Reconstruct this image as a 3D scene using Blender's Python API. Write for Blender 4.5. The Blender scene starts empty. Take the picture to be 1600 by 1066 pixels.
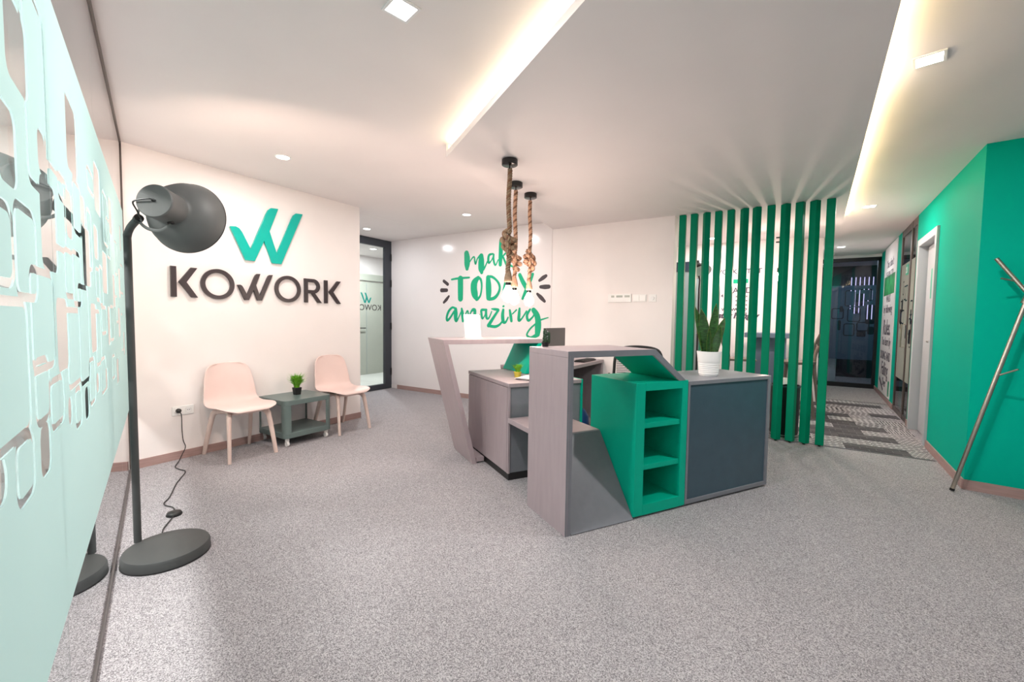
import bpy, bmesh, math, random
import numpy as np
from mathutils import Matrix, Vector

# ------------------------------------------------------------------ camera, world, exposure
EXPO = 0.82
WORLD_S = 0.2
LED_L = 16.0
LED_R = 24.0
SQ_W = 17.0
RD_W = 8.0
BULB = 85.0
BULB2 = 440.0
LAMP_E = 560.0
BACK_FILL_W = 52.0
YA = math.radians(195)
SC = bpy.context.scene
COL = SC.collection
SC.view_settings.view_transform = 'Standard'
SC.view_settings.look = 'None'
SC.view_settings.gamma = 1.0
SC.view_settings.use_curve_mapping = False
SC.view_settings.exposure = EXPO

K = math.radians(31.9)          # angle of the logo wall to the viewing direction
PITCH = math.radians(2.941)
ROLL = math.radians(-0.762)
cam_d = bpy.data.cameras.new('camera')
cam_d.sensor_width = 36.0
cam_d.lens = 658.55 / 1600 * 36
cam_d.clip_start = 0.02
cam = bpy.data.objects.new('camera', cam_d)
COL.objects.link(cam)
SC.camera = cam
_fw = Vector((-math.sin(K) * math.cos(PITCH), math.cos(K) * math.cos(PITCH), -math.sin(PITCH)))
_rt = Vector((math.cos(K), math.sin(K), 0.0))
_dn = _fw.cross(_rt)
_r2 = _rt * math.cos(ROLL) + _dn * math.sin(ROLL)
_d2 = _dn * math.cos(ROLL) - _rt * math.sin(ROLL)
_m = Matrix((_r2, -_d2, -_fw)).transposed().to_4x4()
_m.translation = Vector((0, 0, 1.25))
cam.matrix_world = _m

world = bpy.data.worlds.new('world')
SC.world = world
world.use_nodes = True
world.node_tree.nodes['Background'].inputs['Color'].default_value = (0.97, 0.985, 1.0, 1)
world.node_tree.nodes['Background'].inputs['Strength'].default_value = WORLD_S

CEIL = 2.585      # upper ceiling
DROP = 2.483      # underside of the dropped ceiling panel
rnd = random.Random(7)

# ------------------------------------------------------------------ helpers
def lin(r, g, b):
    f = lambda c: (c / 255) / 12.92 if c / 255 <= 0.04045 else ((c / 255 + 0.055) / 1.055) ** 2.4
    return (f(r), f(g), f(b), 1.0)

def mat(name, rgb, rough=0.6, metal=0.0, spec=0.5, var=0.0, var_scale=8.0, bump=0.0, bump_scale=200.0, coat=0.0,
        stretch=None, emit=None, emit_s=0.0):
    m = bpy.data.materials.new(name)
    m.use_nodes = True
    nt = m.node_tree
    b = nt.nodes['Principled BSDF']
    c = lin(*rgb)
    b.inputs['Base Color'].default_value = c
    b.inputs['Roughness'].default_value = rough
    b.inputs['Metallic'].default_value = metal
    b.inputs['Specular IOR Level'].default_value = spec
    b.inputs['Coat Weight'].default_value = coat
    if emit:
        b.inputs['Emission Color'].default_value = lin(*emit)
        b.inputs['Emission Strength'].default_value = emit_s
    tc = nt.nodes.new('ShaderNodeTexCoord')
    vec = tc.outputs['Object']
    if stretch:
        mp = nt.nodes.new('ShaderNodeMapping')
        mp.inputs['Scale'].default_value = stretch
        nt.links.new(vec, mp.inputs['Vector'])
        vec = mp.outputs['Vector']
    if var > 0:
        n = nt.nodes.new('ShaderNodeTexNoise')
        n.inputs['Scale'].default_value = var_scale
        n.inputs['Detail'].default_value = 5
        nt.links.new(vec, n.inputs['Vector'])
        r = nt.nodes.new('ShaderNodeMapRange')
        r.inputs['To Min'].default_value = 1 - var
        r.inputs['To Max'].default_value = 1 + var
        r.inputs['From Min'].default_value = 0.3
        r.inputs['From Max'].default_value = 0.7
        nt.links.new(n.outputs['Fac'], r.inputs['Value'])
        mx = nt.nodes.new('ShaderNodeVectorMath')
        mx.operation = 'SCALE'
        mx.inputs[0].default_value = c[:3]
        nt.links.new(r.outputs['Result'], mx.inputs['Scale'])
        nt.links.new(mx.outputs['Vector'], b.inputs['Base Color'])
    if bump > 0:
        n2 = nt.nodes.new('ShaderNodeTexNoise')
        n2.inputs['Scale'].default_value = bump_scale
        n2.inputs['Detail'].default_value = 3
        nt.links.new(vec, n2.inputs['Vector'])
        bp = nt.nodes.new('ShaderNodeBump')
        bp.inputs['Strength'].default_value = bump
        bp.inputs['Distance'].default_value = 0.005
        nt.links.new(n2.outputs['Fac'], bp.inputs['Height'])
        nt.links.new(bp.outputs['Normal'], b.inputs['Normal'])
    return m

def mat_glass(name, tint=(0.92, 0.97, 0.96), gain=1.0, rough=0.0):
    m = bpy.data.materials.new(name)
    m.use_nodes = True
    nt = m.node_tree
    nt.nodes.remove(nt.nodes['Principled BSDF'])
    out = nt.nodes['Material Output']
    t = nt.nodes.new('ShaderNodeBsdfTransparent')
    t.inputs['Color'].default_value = (*tint, 1)
    g = nt.nodes.new('ShaderNodeBsdfGlossy')
    g.inputs['Roughness'].default_value = rough
    lw = nt.nodes.new('ShaderNodeLayerWeight')      # 1 - cos of the angle of incidence, same from both sides
    lw.inputs['Blend'].default_value = 0.5
    pw = nt.nodes.new('ShaderNodeMath')
    pw.operation = 'POWER'
    pw.inputs[1].default_value = 5.0
    nt.links.new(lw.outputs['Facing'], pw.inputs[0])
    mu = nt.nodes.new('ShaderNodeMath')
    mu.operation = 'MULTIPLY_ADD'
    mu.use_clamp = True
    mu.inputs[1].default_value = 0.96 * gain
    mu.inputs[2].default_value = 0.04 * gain
    mx = nt.nodes.new('ShaderNodeMixShader')
    nt.links.new(pw.outputs[0], mu.inputs[0])
    nt.links.new(mu.outputs[0], mx.inputs['Fac'])
    nt.links.new(t.outputs[0], mx.inputs[1])
    nt.links.new(g.outputs[0], mx.inputs[2])
    nt.links.new(mx.outputs[0], out.inputs['Surface'])
    return m

def mat_film(name, rgb, trans=0.5, var=0.0):
    m = bpy.data.materials.new(name)
    m.use_nodes = True
    nt = m.node_tree
    nt.nodes.remove(nt.nodes['Principled BSDF'])
    out = nt.nodes['Material Output']
    d = nt.nodes.new('ShaderNodeBsdfDiffuse')
    t = nt.nodes.new('ShaderNodeBsdfTranslucent')
    d.inputs['Color'].default_value = lin(*rgb)
    t.inputs['Color'].default_value = lin(*rgb)
    mx = nt.nodes.new('ShaderNodeMixShader')
    mx.inputs['Fac'].default_value = trans
    nt.links.new(d.outputs[0], mx.inputs[1])
    nt.links.new(t.outputs[0], mx.inputs[2])
    nt.links.new(mx.outputs[0], out.inputs['Surface'])
    return m

def mat_emit(name, rgb, s):
    m = bpy.data.materials.new(name)
    m.use_nodes = True
    nt = m.node_tree
    nt.nodes.remove(nt.nodes['Principled BSDF'])
    e = nt.nodes.new('ShaderNodeEmission')
    e.inputs['Color'].default_value = lin(*rgb)
    e.inputs['Strength'].default_value = s
    nt.links.new(e.outputs[0], nt.nodes['Material Output'].inputs['Surface'])
    return m

class MB:
    """collects geometry for ONE mesh"""
    def __init__(s):
        s.v = []
        s.f = []
    def add(s, vs, fs, M=None):
        o = len(s.v)
        for p in vs:
            p = Vector(p)
            s.v.append(tuple(M @ p) if M else tuple(p))
        s.f += [tuple(i + o for i in f) for f in fs]
        return s
    def box(s, x0, x1, y0, y1, z0, z1, M=None):
        vs = [(x, y, z) for x in (x0, x1) for y in (y0, y1) for z in (z0, z1)]
        return s.add(vs, [(0, 1, 3, 2), (4, 6, 7, 5), (0, 4, 5, 1), (2, 3, 7, 6), (0, 2, 6, 4), (1, 5, 7, 3)], M)
    def prism(s, pts, vec, M=None):
        n = len(pts)
        a = [Vector(p) for p in pts]
        v = Vector(vec)
        vs = a + [p + v for p in a]
        fs = [tuple(range(n - 1, -1, -1)), tuple(range(n, 2 * n))]
        fs += [(i, (i + 1) % n, n + (i + 1) % n, n + i) for i in range(n)]
        return s.add(vs, fs, M)
    def ring(s, c, ux, uy, ro, ri, vec, n=48, M=None):
        c, ux, uy, vec = map(Vector, (c, ux, uy, vec))
        vs = []
        for i in range(n):
            t = 2 * math.pi * i / n
            d = ux * math.cos(t) + uy * math.sin(t)
            vs += [c + d * ro, c + d * ri, c + d * ro + vec, c + d * ri + vec]
        fs = []
        for i in range(n):
            a, b = 4 * i, 4 * ((i + 1) % n)
            fs += [(a, b, b + 1, a + 1), (a + 2, a + 3, b + 3, b + 2), (a, a + 2, b + 2, b), (a + 1, b + 1, b + 3, a + 3)]
        return s.add(vs, fs, M)
    def tube(s, pts, r, n=10, cap=True, M=None, closed=False, flat=None):
        P = [Vector(p) for p in pts]
        R = r if isinstance(r, (list, tuple)) else [r] * len(P)
        k = len(P)
        T = []
        for i in range(k):
            if closed:
                a, b = P[(i - 1) % k], P[(i + 1) % k]
            else:
                a, b = P[max(i - 1, 0)], P[min(i + 1, k - 1)]
            T.append((b - a).normalized())
        up = Vector((0, 0, 1)) if abs(T[0].z) < 0.9 else Vector((1, 0, 0))
        nrm = (up - T[0] * up.dot(T[0])).normalized()
        vs = []
        for i in range(k):
            nrm = (nrm - T[i] * nrm.dot(T[i])).normalized()
            bi = T[i].cross(nrm)
            for j in range(n):
                t = 2 * math.pi * j / n
                fx = flat if flat else 1.0
                vs.append(P[i] + (nrm * math.cos(t) + bi * math.sin(t) * fx) * R[i])
        fs = []
        for i in range(k if closed else k - 1):
            a, b = i * n, ((i + 1) % k) * n
            fs += [(a + j, a + (j + 1) % n, b + (j + 1) % n, b + j) for j in range(n)]
        if cap and not closed:
            fs += [tuple(range(n - 1, -1, -1)), tuple((k - 1) * n + j for j in range(n))]
        return s.add(vs, fs, M)
    def lathe(s, prof, n=32, M=None, cap0=True, cap1=True):
        """prof: (radius, z)"""
        vs = [(r * math.cos(2 * math.pi * j / n), r * math.sin(2 * math.pi * j / n), z) for r, z in prof for j in range(n)]
        fs = []
        for i in range(len(prof) - 1):
            a, b = i * n, (i + 1) * n
            fs += [(a + j, a + (j + 1) % n, b + (j + 1) % n, b + j) for j in range(n)]
        if cap0:
            fs.append(tuple(range(n - 1, -1, -1)))
        if cap1:
            fs.append(tuple((len(prof) - 1) * n + j for j in range(n)))
        return s.add(vs, fs, M)
    def rrect(s, hx, hy, z0, z1, r, seg=5, M=None, cx=0, cy=0):
        pts = []
        for q, (sx, sy) in enumerate(((1, 1), (-1, 1), (-1, -1), (1, -1))):
            for i in range(seg + 1):
                t = math.pi / 2 * (q + i / seg)
                pts.append((cx + sx * (hx - r) + r * math.cos(t), cy + sy * (hy - r) + r * math.sin(t), z0))
        return s.prism(pts, (0, 0, z1 - z0), M)
    def build(s, name, m, parent=None, smooth=None, bev=0.0, loc=None):
        me = bpy.data.meshes.new(name)
        me.from_pydata(s.v, [], s.f)
        me.update()
        bm = bmesh.new()
        bm.from_mesh(me)
        bmesh.ops.recalc_face_normals(bm, faces=bm.faces)
        bm.to_mesh(me)
        bm.free()
        if smooth:
            me.shade_smooth()
            me.set_sharp_from_angle(angle=math.radians(smooth))
        me.materials.append(m)
        o = bpy.data.objects.new(name, me)
        COL.objects.link(o)
        if parent:
            o.parent = parent
        if loc:
            o.location = loc
        if bev > 0:
            md = o.modifiers.new('bevel', 'BEVEL')
            md.width = bev
            md.segments = 2
            md.limit_method = 'ANGLE'
            md.angle_limit = math.radians(40)
        return o

def B(*a, M=None):
    return MB().box(*a, M=M)

def tag(o, label, cat, group=None):
    o['label'] = label
    o['category'] = cat
    if group:
        o['group'] = group
    return o

def thing(name, label, cat, loc=(0, 0, 0), rz=0.0, group=None):
    o = bpy.data.objects.new(name, None)
    o.empty_display_size = 0.1
    COL.objects.link(o)
    o.location = loc
    o.rotation_euler = (0, 0, rz)
    return tag(o, label, cat, group)

def struct(o, label=None):
    o['kind'] = 'structure'
    if label:
        o['label'] = label
    return o

def sempty(name, loc=(0, 0, 0), rz=0.0, label=None):
    o = bpy.data.objects.new(name, None)
    o.empty_display_size = 0.1
    COL.objects.link(o)
    o.location = loc
    o.rotation_euler = (0, 0, rz)
    return struct(o, label)

def lamp(name, kind, energy, loc, parent=None, color=(1, 1, 1), size=0.1, rot=(0, 0, 0), spot=None, blend=0.6):
    d = bpy.data.lights.new(name, kind)
    d.energy = energy
    d.color = color
    if kind == 'AREA':
        d.size = size
    else:
        d.shadow_soft_size = size
    if spot:
        d.spot_size = math.radians(spot)
        d.spot_blend = blend
    o = bpy.data.objects.new(name, d)
    COL.objects.link(o)
    o.location = loc
    o.rotation_euler = rot
    if parent:
        o.parent = parent
    return o

def text(name, body, size, m, M, parent=None, extrude=0.001, align='CENTER', shear=0.0, bold=0.0, space=1.0):
    c = bpy.data.curves.new(name, 'FONT')
    c.body = body
    c.size = size
    c.align_x = align
    c.extrude = extrude
    c.shear = shear
    c.offset = bold
    c.space_character = space
    t = bpy.data.objects.new(name + '_tmp', c)
    COL.objects.link(t)
    dg = bpy.context.evaluated_depsgraph_get()
    me = bpy.data.meshes.new_from_object(t.evaluated_get(dg))
    bpy.data.objects.remove(t)
    me.name = name
    me.materials.clear()
    me.materials.append(m)
    me.transform(M)
    o = bpy.data.objects.new(name, me)
    COL.objects.link(o)
    if parent:
        o.parent = parent
    return o

def dup(root, loc, rz=None, label=None, group=None):
    r = root.copy()
    COL.objects.link(r)
    r.location = loc
    if rz is not None:
        r.rotation_euler = (0, 0, rz)
    if label:
        r['label'] = label
    if group:
        r['group'] = group
    for ch in list(root.children):
        c = ch.copy()
        COL.objects.link(c)
        c.parent = r
        for g in list(ch.children):
            d = g.copy()
            COL.objects.link(d)
            d.parent = c
    return r

def spline(pts, n=8):
    """Catmull-Rom through points of any dimension"""
    P = [np.array(p, float) for p in pts]
    out = []
    for i in range(len(P) - 1):
        p0, p1, p2, p3 = P[max(i - 1, 0)], P[i], P[i + 1], P[min(i + 2, len(P) - 1)]
        for k in range(n):
            t = k / n
            out.append(0.5 * ((2 * p1) + (-p0 + p2) * t + (2 * p0 - 5 * p1 + 4 * p2 - p3) * t * t + (-p0 + 3 * p1 - 3 * p2 + p3) * t ** 3))
    out.append(P[-1])
    return out

def film_mesh(s0, s1, z0, z1, filled, rings, cell=0.01, r=0.03, lw=0.009):
    """cut-out film in its own plane: (s, z) -> list of verts, faces; marching squares over the distance field"""
    ns, nz = int(round((s1 - s0) / cell)), int(round((z1 - z0) / cell))
    S = np.linspace(s0, s1, ns + 1)
    Z = np.linspace(z0, z1, nz + 1)
    X, Y = np.meshgrid(S, Z, indexing='ij')
    D = np.full(X.shape, 1.0)
    for kind, lst in ((0, filled), (1, rings)):
        for a, b, c, d in lst:
            cx, cy, hx, hy = (a + b) / 2, (c + d) / 2, (b - a) / 2, (d - c) / 2
            rr = min(r, hx * 0.9, hy * 0.9)
            qx, qy = np.abs(X - cx) - hx + rr, np.abs(Y - cy) - hy + rr
            sd = np.hypot(np.maximum(qx, 0), np.maximum(qy, 0)) + np.minimum(np.maximum(qx, qy), 0) - rr
            D = np.minimum(D, sd if kind == 0 else np.abs(sd) - lw)
    V, Fc, idx = [], [], {}
    def vid(p):
        k = (round(p[0], 5), round(p[1], 5))
        if k not in idx:
            idx[k] = len(V)
            V.append(k)
        return idx[k]
    for j in range(nz):
        i = 0
        while i < ns:
            q = (D[i, j], D[i + 1, j], D[i + 1, j + 1], D[i, j + 1])
            if min(q) > 0:
                k = i
                while k < ns and min(D[k, j], D[k + 1, j], D[k + 1, j + 1], D[k, j + 1]) > 0:
                    k += 1
                Fc.append(tuple(vid(p) for p in ((S[i], Z[j]), (S[k], Z[j]), (S[k], Z[j + 1]), (S[i], Z[j + 1]))))
                i = k
                continue
            if max(q) > 0:
                cs = ((S[i], Z[j]), (S[i + 1], Z[j]), (S[i + 1], Z[j + 1]), (S[i], Z[j + 1]))
                poly = []
                for a in range(4):
                    b = (a + 1) % 4
                    if q[a] > 0:
                        poly.append(cs[a])
                    if (q[a] > 0) != (q[b] > 0):
                        t = q[a] / (q[a] - q[b])
                        poly.append((cs[a][0] + t * (cs[b][0] - cs[a][0]), cs[a][1] + t * (cs[b][1] - cs[a][1])))
                ids = []
                for p in poly:
                    v = vid(p)
                    if v not in ids:
                        ids.append(v)
                if len(ids) >= 3:
                    Fc.append(tuple(ids))
            i += 1
    return V, Fc

# ------------------------------------------------------------------ materials
M_wall = mat('white_wall', (240, 234, 232), 0.55, var=0.015, var_scale=3, bump=0.03, bump_scale=150)
M_gloss = mat('gloss_white_wall', (236, 231, 231), 0.15, spec=0.5, var=0.01, var_scale=2)
M_ceil = mat('ceiling_paint', (234, 228, 227), 0.8, var=0.015, var_scale=2)
M_green_wall = mat('green_wall_paint', (0, 172, 147), 0.6, spec=0.04, var=0.02, var_scale=3, bump=0.02)
M_green = mat('green_lacquer', (0, 176, 146), 0.4, spec=0.15, var=0.02)
M_slat = mat('green_slat_lacquer', (0, 130, 96), 0.45, spec=0.1, var=0.05, var_scale=6)
M_lam = mat('grey_laminate', (164, 150, 154), 0.38, var=0.05, var_scale=30, stretch=(1, 1, 0.15), bump=0.02, bump_scale=120)
M_lam_edge = mat('grey_laminate_edge', (126, 127, 134), 0.4, var=0.04, var_scale=20)
M_panel = mat('slate_panel', (64, 86, 99), 0.35, var=0.06, var_scale=12)
M_dark = mat('dark_board', (34, 32, 33), 0.5)
M_base = mat('baseboard_wood', (164, 136, 131), 0.55, var=0.12, var_scale=6, stretch=(1, 1, 14))
M_lampgrey = mat('lamp_grey_metal', (92, 92, 91), 0.55, metal=0.0, var=0.03)
M_lampgrey_dim = mat('lamp_grey_metal_dim', (66, 68, 68), 0.55, var=0.03)  # same paint as the lamp head, darkened to imitate its dimmer lighting
M_black = mat('black_plastic', (18, 18, 19), 0.45)
M_black_gloss = mat('black_metal', (14, 14, 15), 0.25)
M_chair = mat('pink_beige_plastic', (224, 201, 195), 0.5, var=0.02, bump=0.02, bump_scale=300)
M_chairleg = mat('pink_beige_leg', (216, 194, 185), 0.5, var=0.04, var_scale=15, stretch=(1, 1, 0.2))
M_tealtable = mat('grey_green_metal', (98, 114, 112), 0.35, var=0.02)
M_white = mat('white_plastic', (238, 238, 236), 0.35)
M_paper = mat('white_paper', (224, 221, 222), 0.7)
M_pot = mat('white_ceramic', (236, 236, 234), 0.3, var=0.01)
M_leaf = mat('snake_leaf', (42, 82, 36), 0.4, var=0.6, var_scale=30, stretch=(1, 1, 3))
M_leaf_edge = mat('snake_leaf_edge', (92, 112, 44), 0.45)
M_grass = mat('bright_grass', (104, 168, 36), 0.5, var=0.3, var_scale=40)
M_cactus = mat('cactus_green', (36, 62, 36), 0.6, var=0.25, var_scale=50)
M_soil = mat('soil', (54, 42, 32), 0.9, var=0.3, var_scale=80)
M_teal_logo = mat('teal_acrylic', (0, 172, 158), 0.3)
M_dark_logo = mat('dark_brown_acrylic', (52, 42, 46), 0.35)
M_brush_green = mat('green_vinyl', (0, 172, 126), 0.3)
M_brush_dark = mat('dark_vinyl', (70, 62, 66), 0.35)
M_rope = mat('jute_rope', (186, 146, 120), 0.85, var=0.25, var_scale=60, bump=0.3, bump_scale=250)
M_rope_dark = mat('jute_rope_dark', (142, 118, 94), 0.85, var=0.25, var_scale=60, bump=0.3, bump_scale=250)
M_rope_groove = mat('jute_rope_shade', (128, 92, 70), 0.9, var=0.2, var_scale=60)  # darker strand paints in the dirt and shadow of the rope grooves
M_frame_dark = mat('anthracite_frame', (58, 62, 70), 0.4, var=0.02)
M_frame_brown = mat('bronze_frame', (86, 76, 72), 0.4, metal=0.3)
M_frame_black = mat('black_frame', (22, 24, 28), 0.4)
M_alu = mat('aluminium', (150, 148, 148), 0.3, metal=0.9)
M_channel = mat('dark_channel', (96, 92, 92), 0.4, metal=0.4)
M_steel = mat('brushed_steel', (190, 182, 170), 0.28, metal=1.0, var=0.05, var_scale=60)
M_door_white = mat('door_white', (182, 186, 190), 0.45, var=0.01)
M_door_green = mat('hall_door_greygreen', (172, 176, 164), 0.5, var=0.02)
M_glass = mat_glass('clear_glass', (0.96, 0.985, 0.98), 1.5)
M_glass_dark = mat_glass('smoked_glass', (0.72, 0.78, 0.84), 1.0)
M_film = mat_film('frosted_film', (188, 218, 217), 0.14)
M_film2 = mat_film('frosted_film_door', (176, 182, 172), 0.4)
M_film_unlit = mat_film('frosted_film_unlit', (104, 122, 142), 0.25)  # darkness of the unlit office put into the film colour
M_screen = mat('screen_off', (104, 94, 94), 0.3)  # taupe reflection on the switched-off screen put into its colour
M_wood = mat('grey_wood', (118, 104, 96), 0.5, var=0.12, var_scale=12, stretch=(1, 1, 0.2))
M_bluegrey = mat('blue_grey_laminate', (104, 118, 138), 0.45, var=0.02)
M_blue = mat('blue_plastic', (24, 70, 130), 0.5)
M_mesh = mat('black_mesh', (20, 20, 22), 0.6)
M_sign_green = mat('sign_green', (0, 168, 132), 0.4)
M_ink = mat('print_ink', (78, 68, 84), 0.6)
M_tile_light = mat('hall_stone', (210, 212, 206), 0.4, var=0.05, var_scale=3)
M_yellow = mat('yellow_card', (206, 186, 70), 0.6)
M_seam = mat('seam_grey', (150, 160, 160), 0.5)
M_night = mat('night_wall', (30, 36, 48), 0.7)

def carpet(name, a, b, scale=260.0, big=0.05):
    m = bpy.data.materials.new(name)
    m.use_nodes = True
    nt = m.node_tree
    p = nt.nodes['Principled BSDF']
    p.inputs['Roughness'].default_value = 0.95
    p.inputs['Specular IOR Level'].default_value = 0.1
    tc = nt.nodes.new('ShaderNodeTexCoord')
    n = nt.nodes.new('ShaderNodeTexVoronoi')      # one random shade per yarn loop
    n.inputs['Scale'].default_value = scale
    nt.links.new(tc.outputs['Object'], n.inputs['Vector'])
    sp = nt.nodes.new('ShaderNodeSeparateColor')
    nt.links.new(n.outputs['Color'], sp.inputs['Color'])
    rp = nt.nodes.new('ShaderNodeValToRGB')
    rp.color_ramp.elements[0].position = 0.0
    rp.color_ramp.elements[0].color = lin(*a)
    rp.color_ramp.elements[1].position = 1.0
    rp.color_ramp.elements[1].color = lin(*b)
    nt.links.new(sp.outputs['Red'], rp.inputs['Fac'])
    n2 = nt.nodes.new('ShaderNodeTexNoise')
    n2.inputs['Scale'].default_value = 2.5
    n2.inputs['Detail'].default_value = 4
    nt.links.new(tc.outputs['Object'], n2.inputs['Vector'])
    r2 = nt.nodes.new('ShaderNodeMapRange')
    r2.inputs['To Min'].default_value = 1 - big
    r2.inputs['To Max'].default_value = 1 + big
    nt.links.new(n2.outputs['Fac'], r2.inputs['Value'])
    sc = nt.nodes.new('ShaderNodeVectorMath')
    sc.operation = 'SCALE'
    nt.links.new(rp.outputs['Color'], sc.inputs[0])
    nt.links.new(r2.outputs['Result'], sc.inputs['Scale'])
    nt.links.new(sc.outputs['Vector'], p.inputs['Base Color'])
    bp = nt.nodes.new('ShaderNodeBump')
    bp.inputs['Strength'].default_value = 0.25
    bp.inputs['Distance'].default_value = 0.003
    nt.links.new(n.outputs['Distance'], bp.inputs['Height'])
    nt.links.new(bp.outputs['Normal'], p.inputs['Normal'])
    return m

def carpet_tile(name, kind):
    """woven pattern tile: rows of short light bars on a grey ground, each kind with its own rhythm"""
    m = bpy.data.materials.new(name)
    m.use_nodes = True
    nt = m.node_tree
    p = nt.nodes['Principled BSDF']
    p.inputs['Roughness'].default_value = 0.95
    p.inputs['Specular IOR Level'].default_value = 0.1
    tc = nt.nodes.new('ShaderNodeTexCoord')
    mp = nt.nodes.new('ShaderNodeMapping')
    mp.inputs['Rotation'].default_value = (0, 0, (0.0, math.pi / 2, math.pi / 4, 0.0, math.pi / 2)[kind])
    nt.links.new(tc.outputs['Object'], mp.inputs['Vector'])
    b = nt.nodes.new('ShaderNodeTexBrick')
    b.inputs['Scale'].default_value = (5.0, 4.5, 6.0, 4.0, 5.0)[kind]
    b.inputs['Mortar Size'].default_value = (0.055, 0.065, 0.05, 0.012, 0.07)[kind]
    b.inputs['Mortar Smooth'].default_value = 0.0
    b.inputs['Brick Width'].default_value = (0.55, 1.1, 0.4, 0.5, 0.28)[kind]
    b.inputs['Row Height'].default_value = (0.22, 0.25, 0.3, 0.3, 0.28)[kind]
    b.inputs['Color1'].default_value = lin(74, 72, 75)
    b.inputs['Color2'].default_value = lin(98, 95, 97)
    b.inputs['Mortar'].default_value = lin(176, 173, 174) if kind != 3 else lin(112, 110, 111)
    nt.links.new(mp.outputs['Vector'], b.inputs['Vector'])
    nt.links.new(b.outputs['Color'], p.inputs['Base Color'])
    return m

M_carpet = carpet('grey_carpet', (100, 97, 100), (190, 186, 189), 330.0)
M_carpet_far = carpet('grey_carpet_corridor', (118, 115, 114), (190, 186, 186), 190.0)
M_tiles = [carpet_tile('pattern_tile_%d' % k, k) for k in range(5)]

# ================================================================== THE SETTING
floor = struct(B(-5.85, 5.0, -3.0, 12.6, -0.1, 0.0).build('floor', M_carpet), 'speckled grey carpet floor of the reception')
hall_floor = struct(B(-9.0, -5.85, 2.0, 9.0, -0.1, 0.0).build('floor_hall', M_tile_light), 'pale stone floor of the entrance hall')
corr_floor = struct(B(-2.4, 3.2, 8.62, 12.6, 0.0, 0.006).build('floor_corridor', M_carpet_far), 'plain light grey carpet at the end of the corridor')
ceiling = struct(B(-9.0, 5.0, -3.0, 12.6, CEIL, CEIL + 0.12).build('ceiling', M_ceil), 'plain painted ceiling')
# access hatch in the ceiling near the entrance
B(-5.35, -4.55, 3.62, 4.42, CEIL - 0.002, CEIL + 0.01).build('access_hatch', M_ceil, ceiling)

# dropped ceiling panel with light coves
PAN = [(-2.19, 2.526), (0.28, 0.98), (0.657, 6.615), (-1.03, 6.615), (-1.03, 5.22), (-2.615, 5.22)]
panel = struct(MB().prism([(x, y, DROP) for x, y in PAN], (0, 0, 0.045)).build('ceiling_panel', M_ceil), 'dropped ceiling panel with lit edges')
def strip(p, q, off, w=0.012, h=0.012, z=DROP + 0.046, e0=0.0, e1=0.0):
    p, q = Vector(p), Vector(q)
    d = (q - p).normalized()
    n = Vector((-d.y, d.x))
    a, b = p + d * e0 + n * off, q - d * e1 + n * off
    return [(a.x, a.y, z), (b.x, b.y, z), (b.x + n.x * w, b.y + n.y * w, z), (a.x + n.x * w, a.y + n.y * w, z)], (0, 0, h)
M_led_l = mat_emit('led_warm_white', (255, 232, 190), LED_L)
M_led_r = mat_emit('led_warm_yellow', (255, 228, 170), LED_R)
pts, vec = strip(PAN[0], PAN[1], 0.045, e0=0.06)
MB().prism(pts, vec).build('led_strip', M_led_l, panel)
pts, vec = strip(PAN[1], PAN[2], 0.012)
MB().prism(pts, vec).build('led_strip', M_led_r, panel)
pts, vec = strip(PAN[5], PAN[0], 0.0, w=0.02, h=CEIL - DROP - 0.045, z=DROP + 0.045)
MB().prism(pts, vec).build('edge_board', M_ceil, panel)
pts, vec = strip(PAN[0], PAN[1], 0.14, w=0.02, h=CEIL - DROP - 0.046, z=DROP + 0.046, e0=0.02)
MB().prism(pts, vec).build('cove_back', M_ceil, panel)
pts, vec = strip(PAN[1], PAN[2], 0.12, w=0.02, h=CEIL - DROP - 0.046, z=DROP + 0.046, e0=0.3)
MB().prism(pts, vec).build('cove_back', M_ceil, panel)

# logo wall
wall_left = struct(B(-5.85, -4.35, -3.0, 3.43, 0, CEIL).build('wall_left', M_wall), 'white wall with the company logo')
struct(B(-4.35, -4.338, 1.23, 3.43, 0, 0.07).build('baseboard_left', M_base), 'brown wood baseboard under the logo wall')
# back wall: matt white part and the glossy white board that carries the lettering
wall_back = struct(B(-5.77, -1.035, 5.22, 5.40, 0, CEIL).build('wall_back', M_wall), 'white back wall behind the reception desk')
B(-5.765, -2.62, 5.214, 5.22, 0.07, CEIL).build('gloss_board', M_gloss, wall_back)
struct(B(-5.62, -1.035, 5.208, 5.22, 0, 0.07).build('baseboard_back', M_base), 'brown wood baseboard under the back wall')
# hall behind the entrance door
wh = struct(B(-7.8, -7.6, 2.0, 9.0, 0, CEIL).build('wall_hall', M_wall), 'white wall of the entrance hall')
struct(B(-9.0, -1.2, 8.2, 8.4, 0, CEIL).build('wall_hall_end', M_wall), 'white end wall of the entrance hall')
struct(B(-5.85, -5.77, 3.43, 3.6, 0, CEIL).build('wall_recess', M_wall), 'white wall beside the entrance door')
# room behind the slats
wall_text = struct(B(-2.4, 0.31, 8.0, 8.2, 0, CEIL).build('wall_lounge', M_wall), 'white lounge wall behind the slat screen with small printed text')
struct(B(-2.6, -2.4, 5.40, 8.2, 0, CEIL).build('wall_lounge_side', M_wall), 'white side wall of the lounge')
struct(B(0.31, 0.60, 8.2, 10.62, 0, CEIL).build('wall_corridor_side', M_wall), 'white side wall of the corridor')
struct(B(0.29, 0.68, 10.55, 10.65, 0, CEIL).build('wall_corridor_end', M_wall), 'white end wall beside the dark glass partition')

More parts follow.
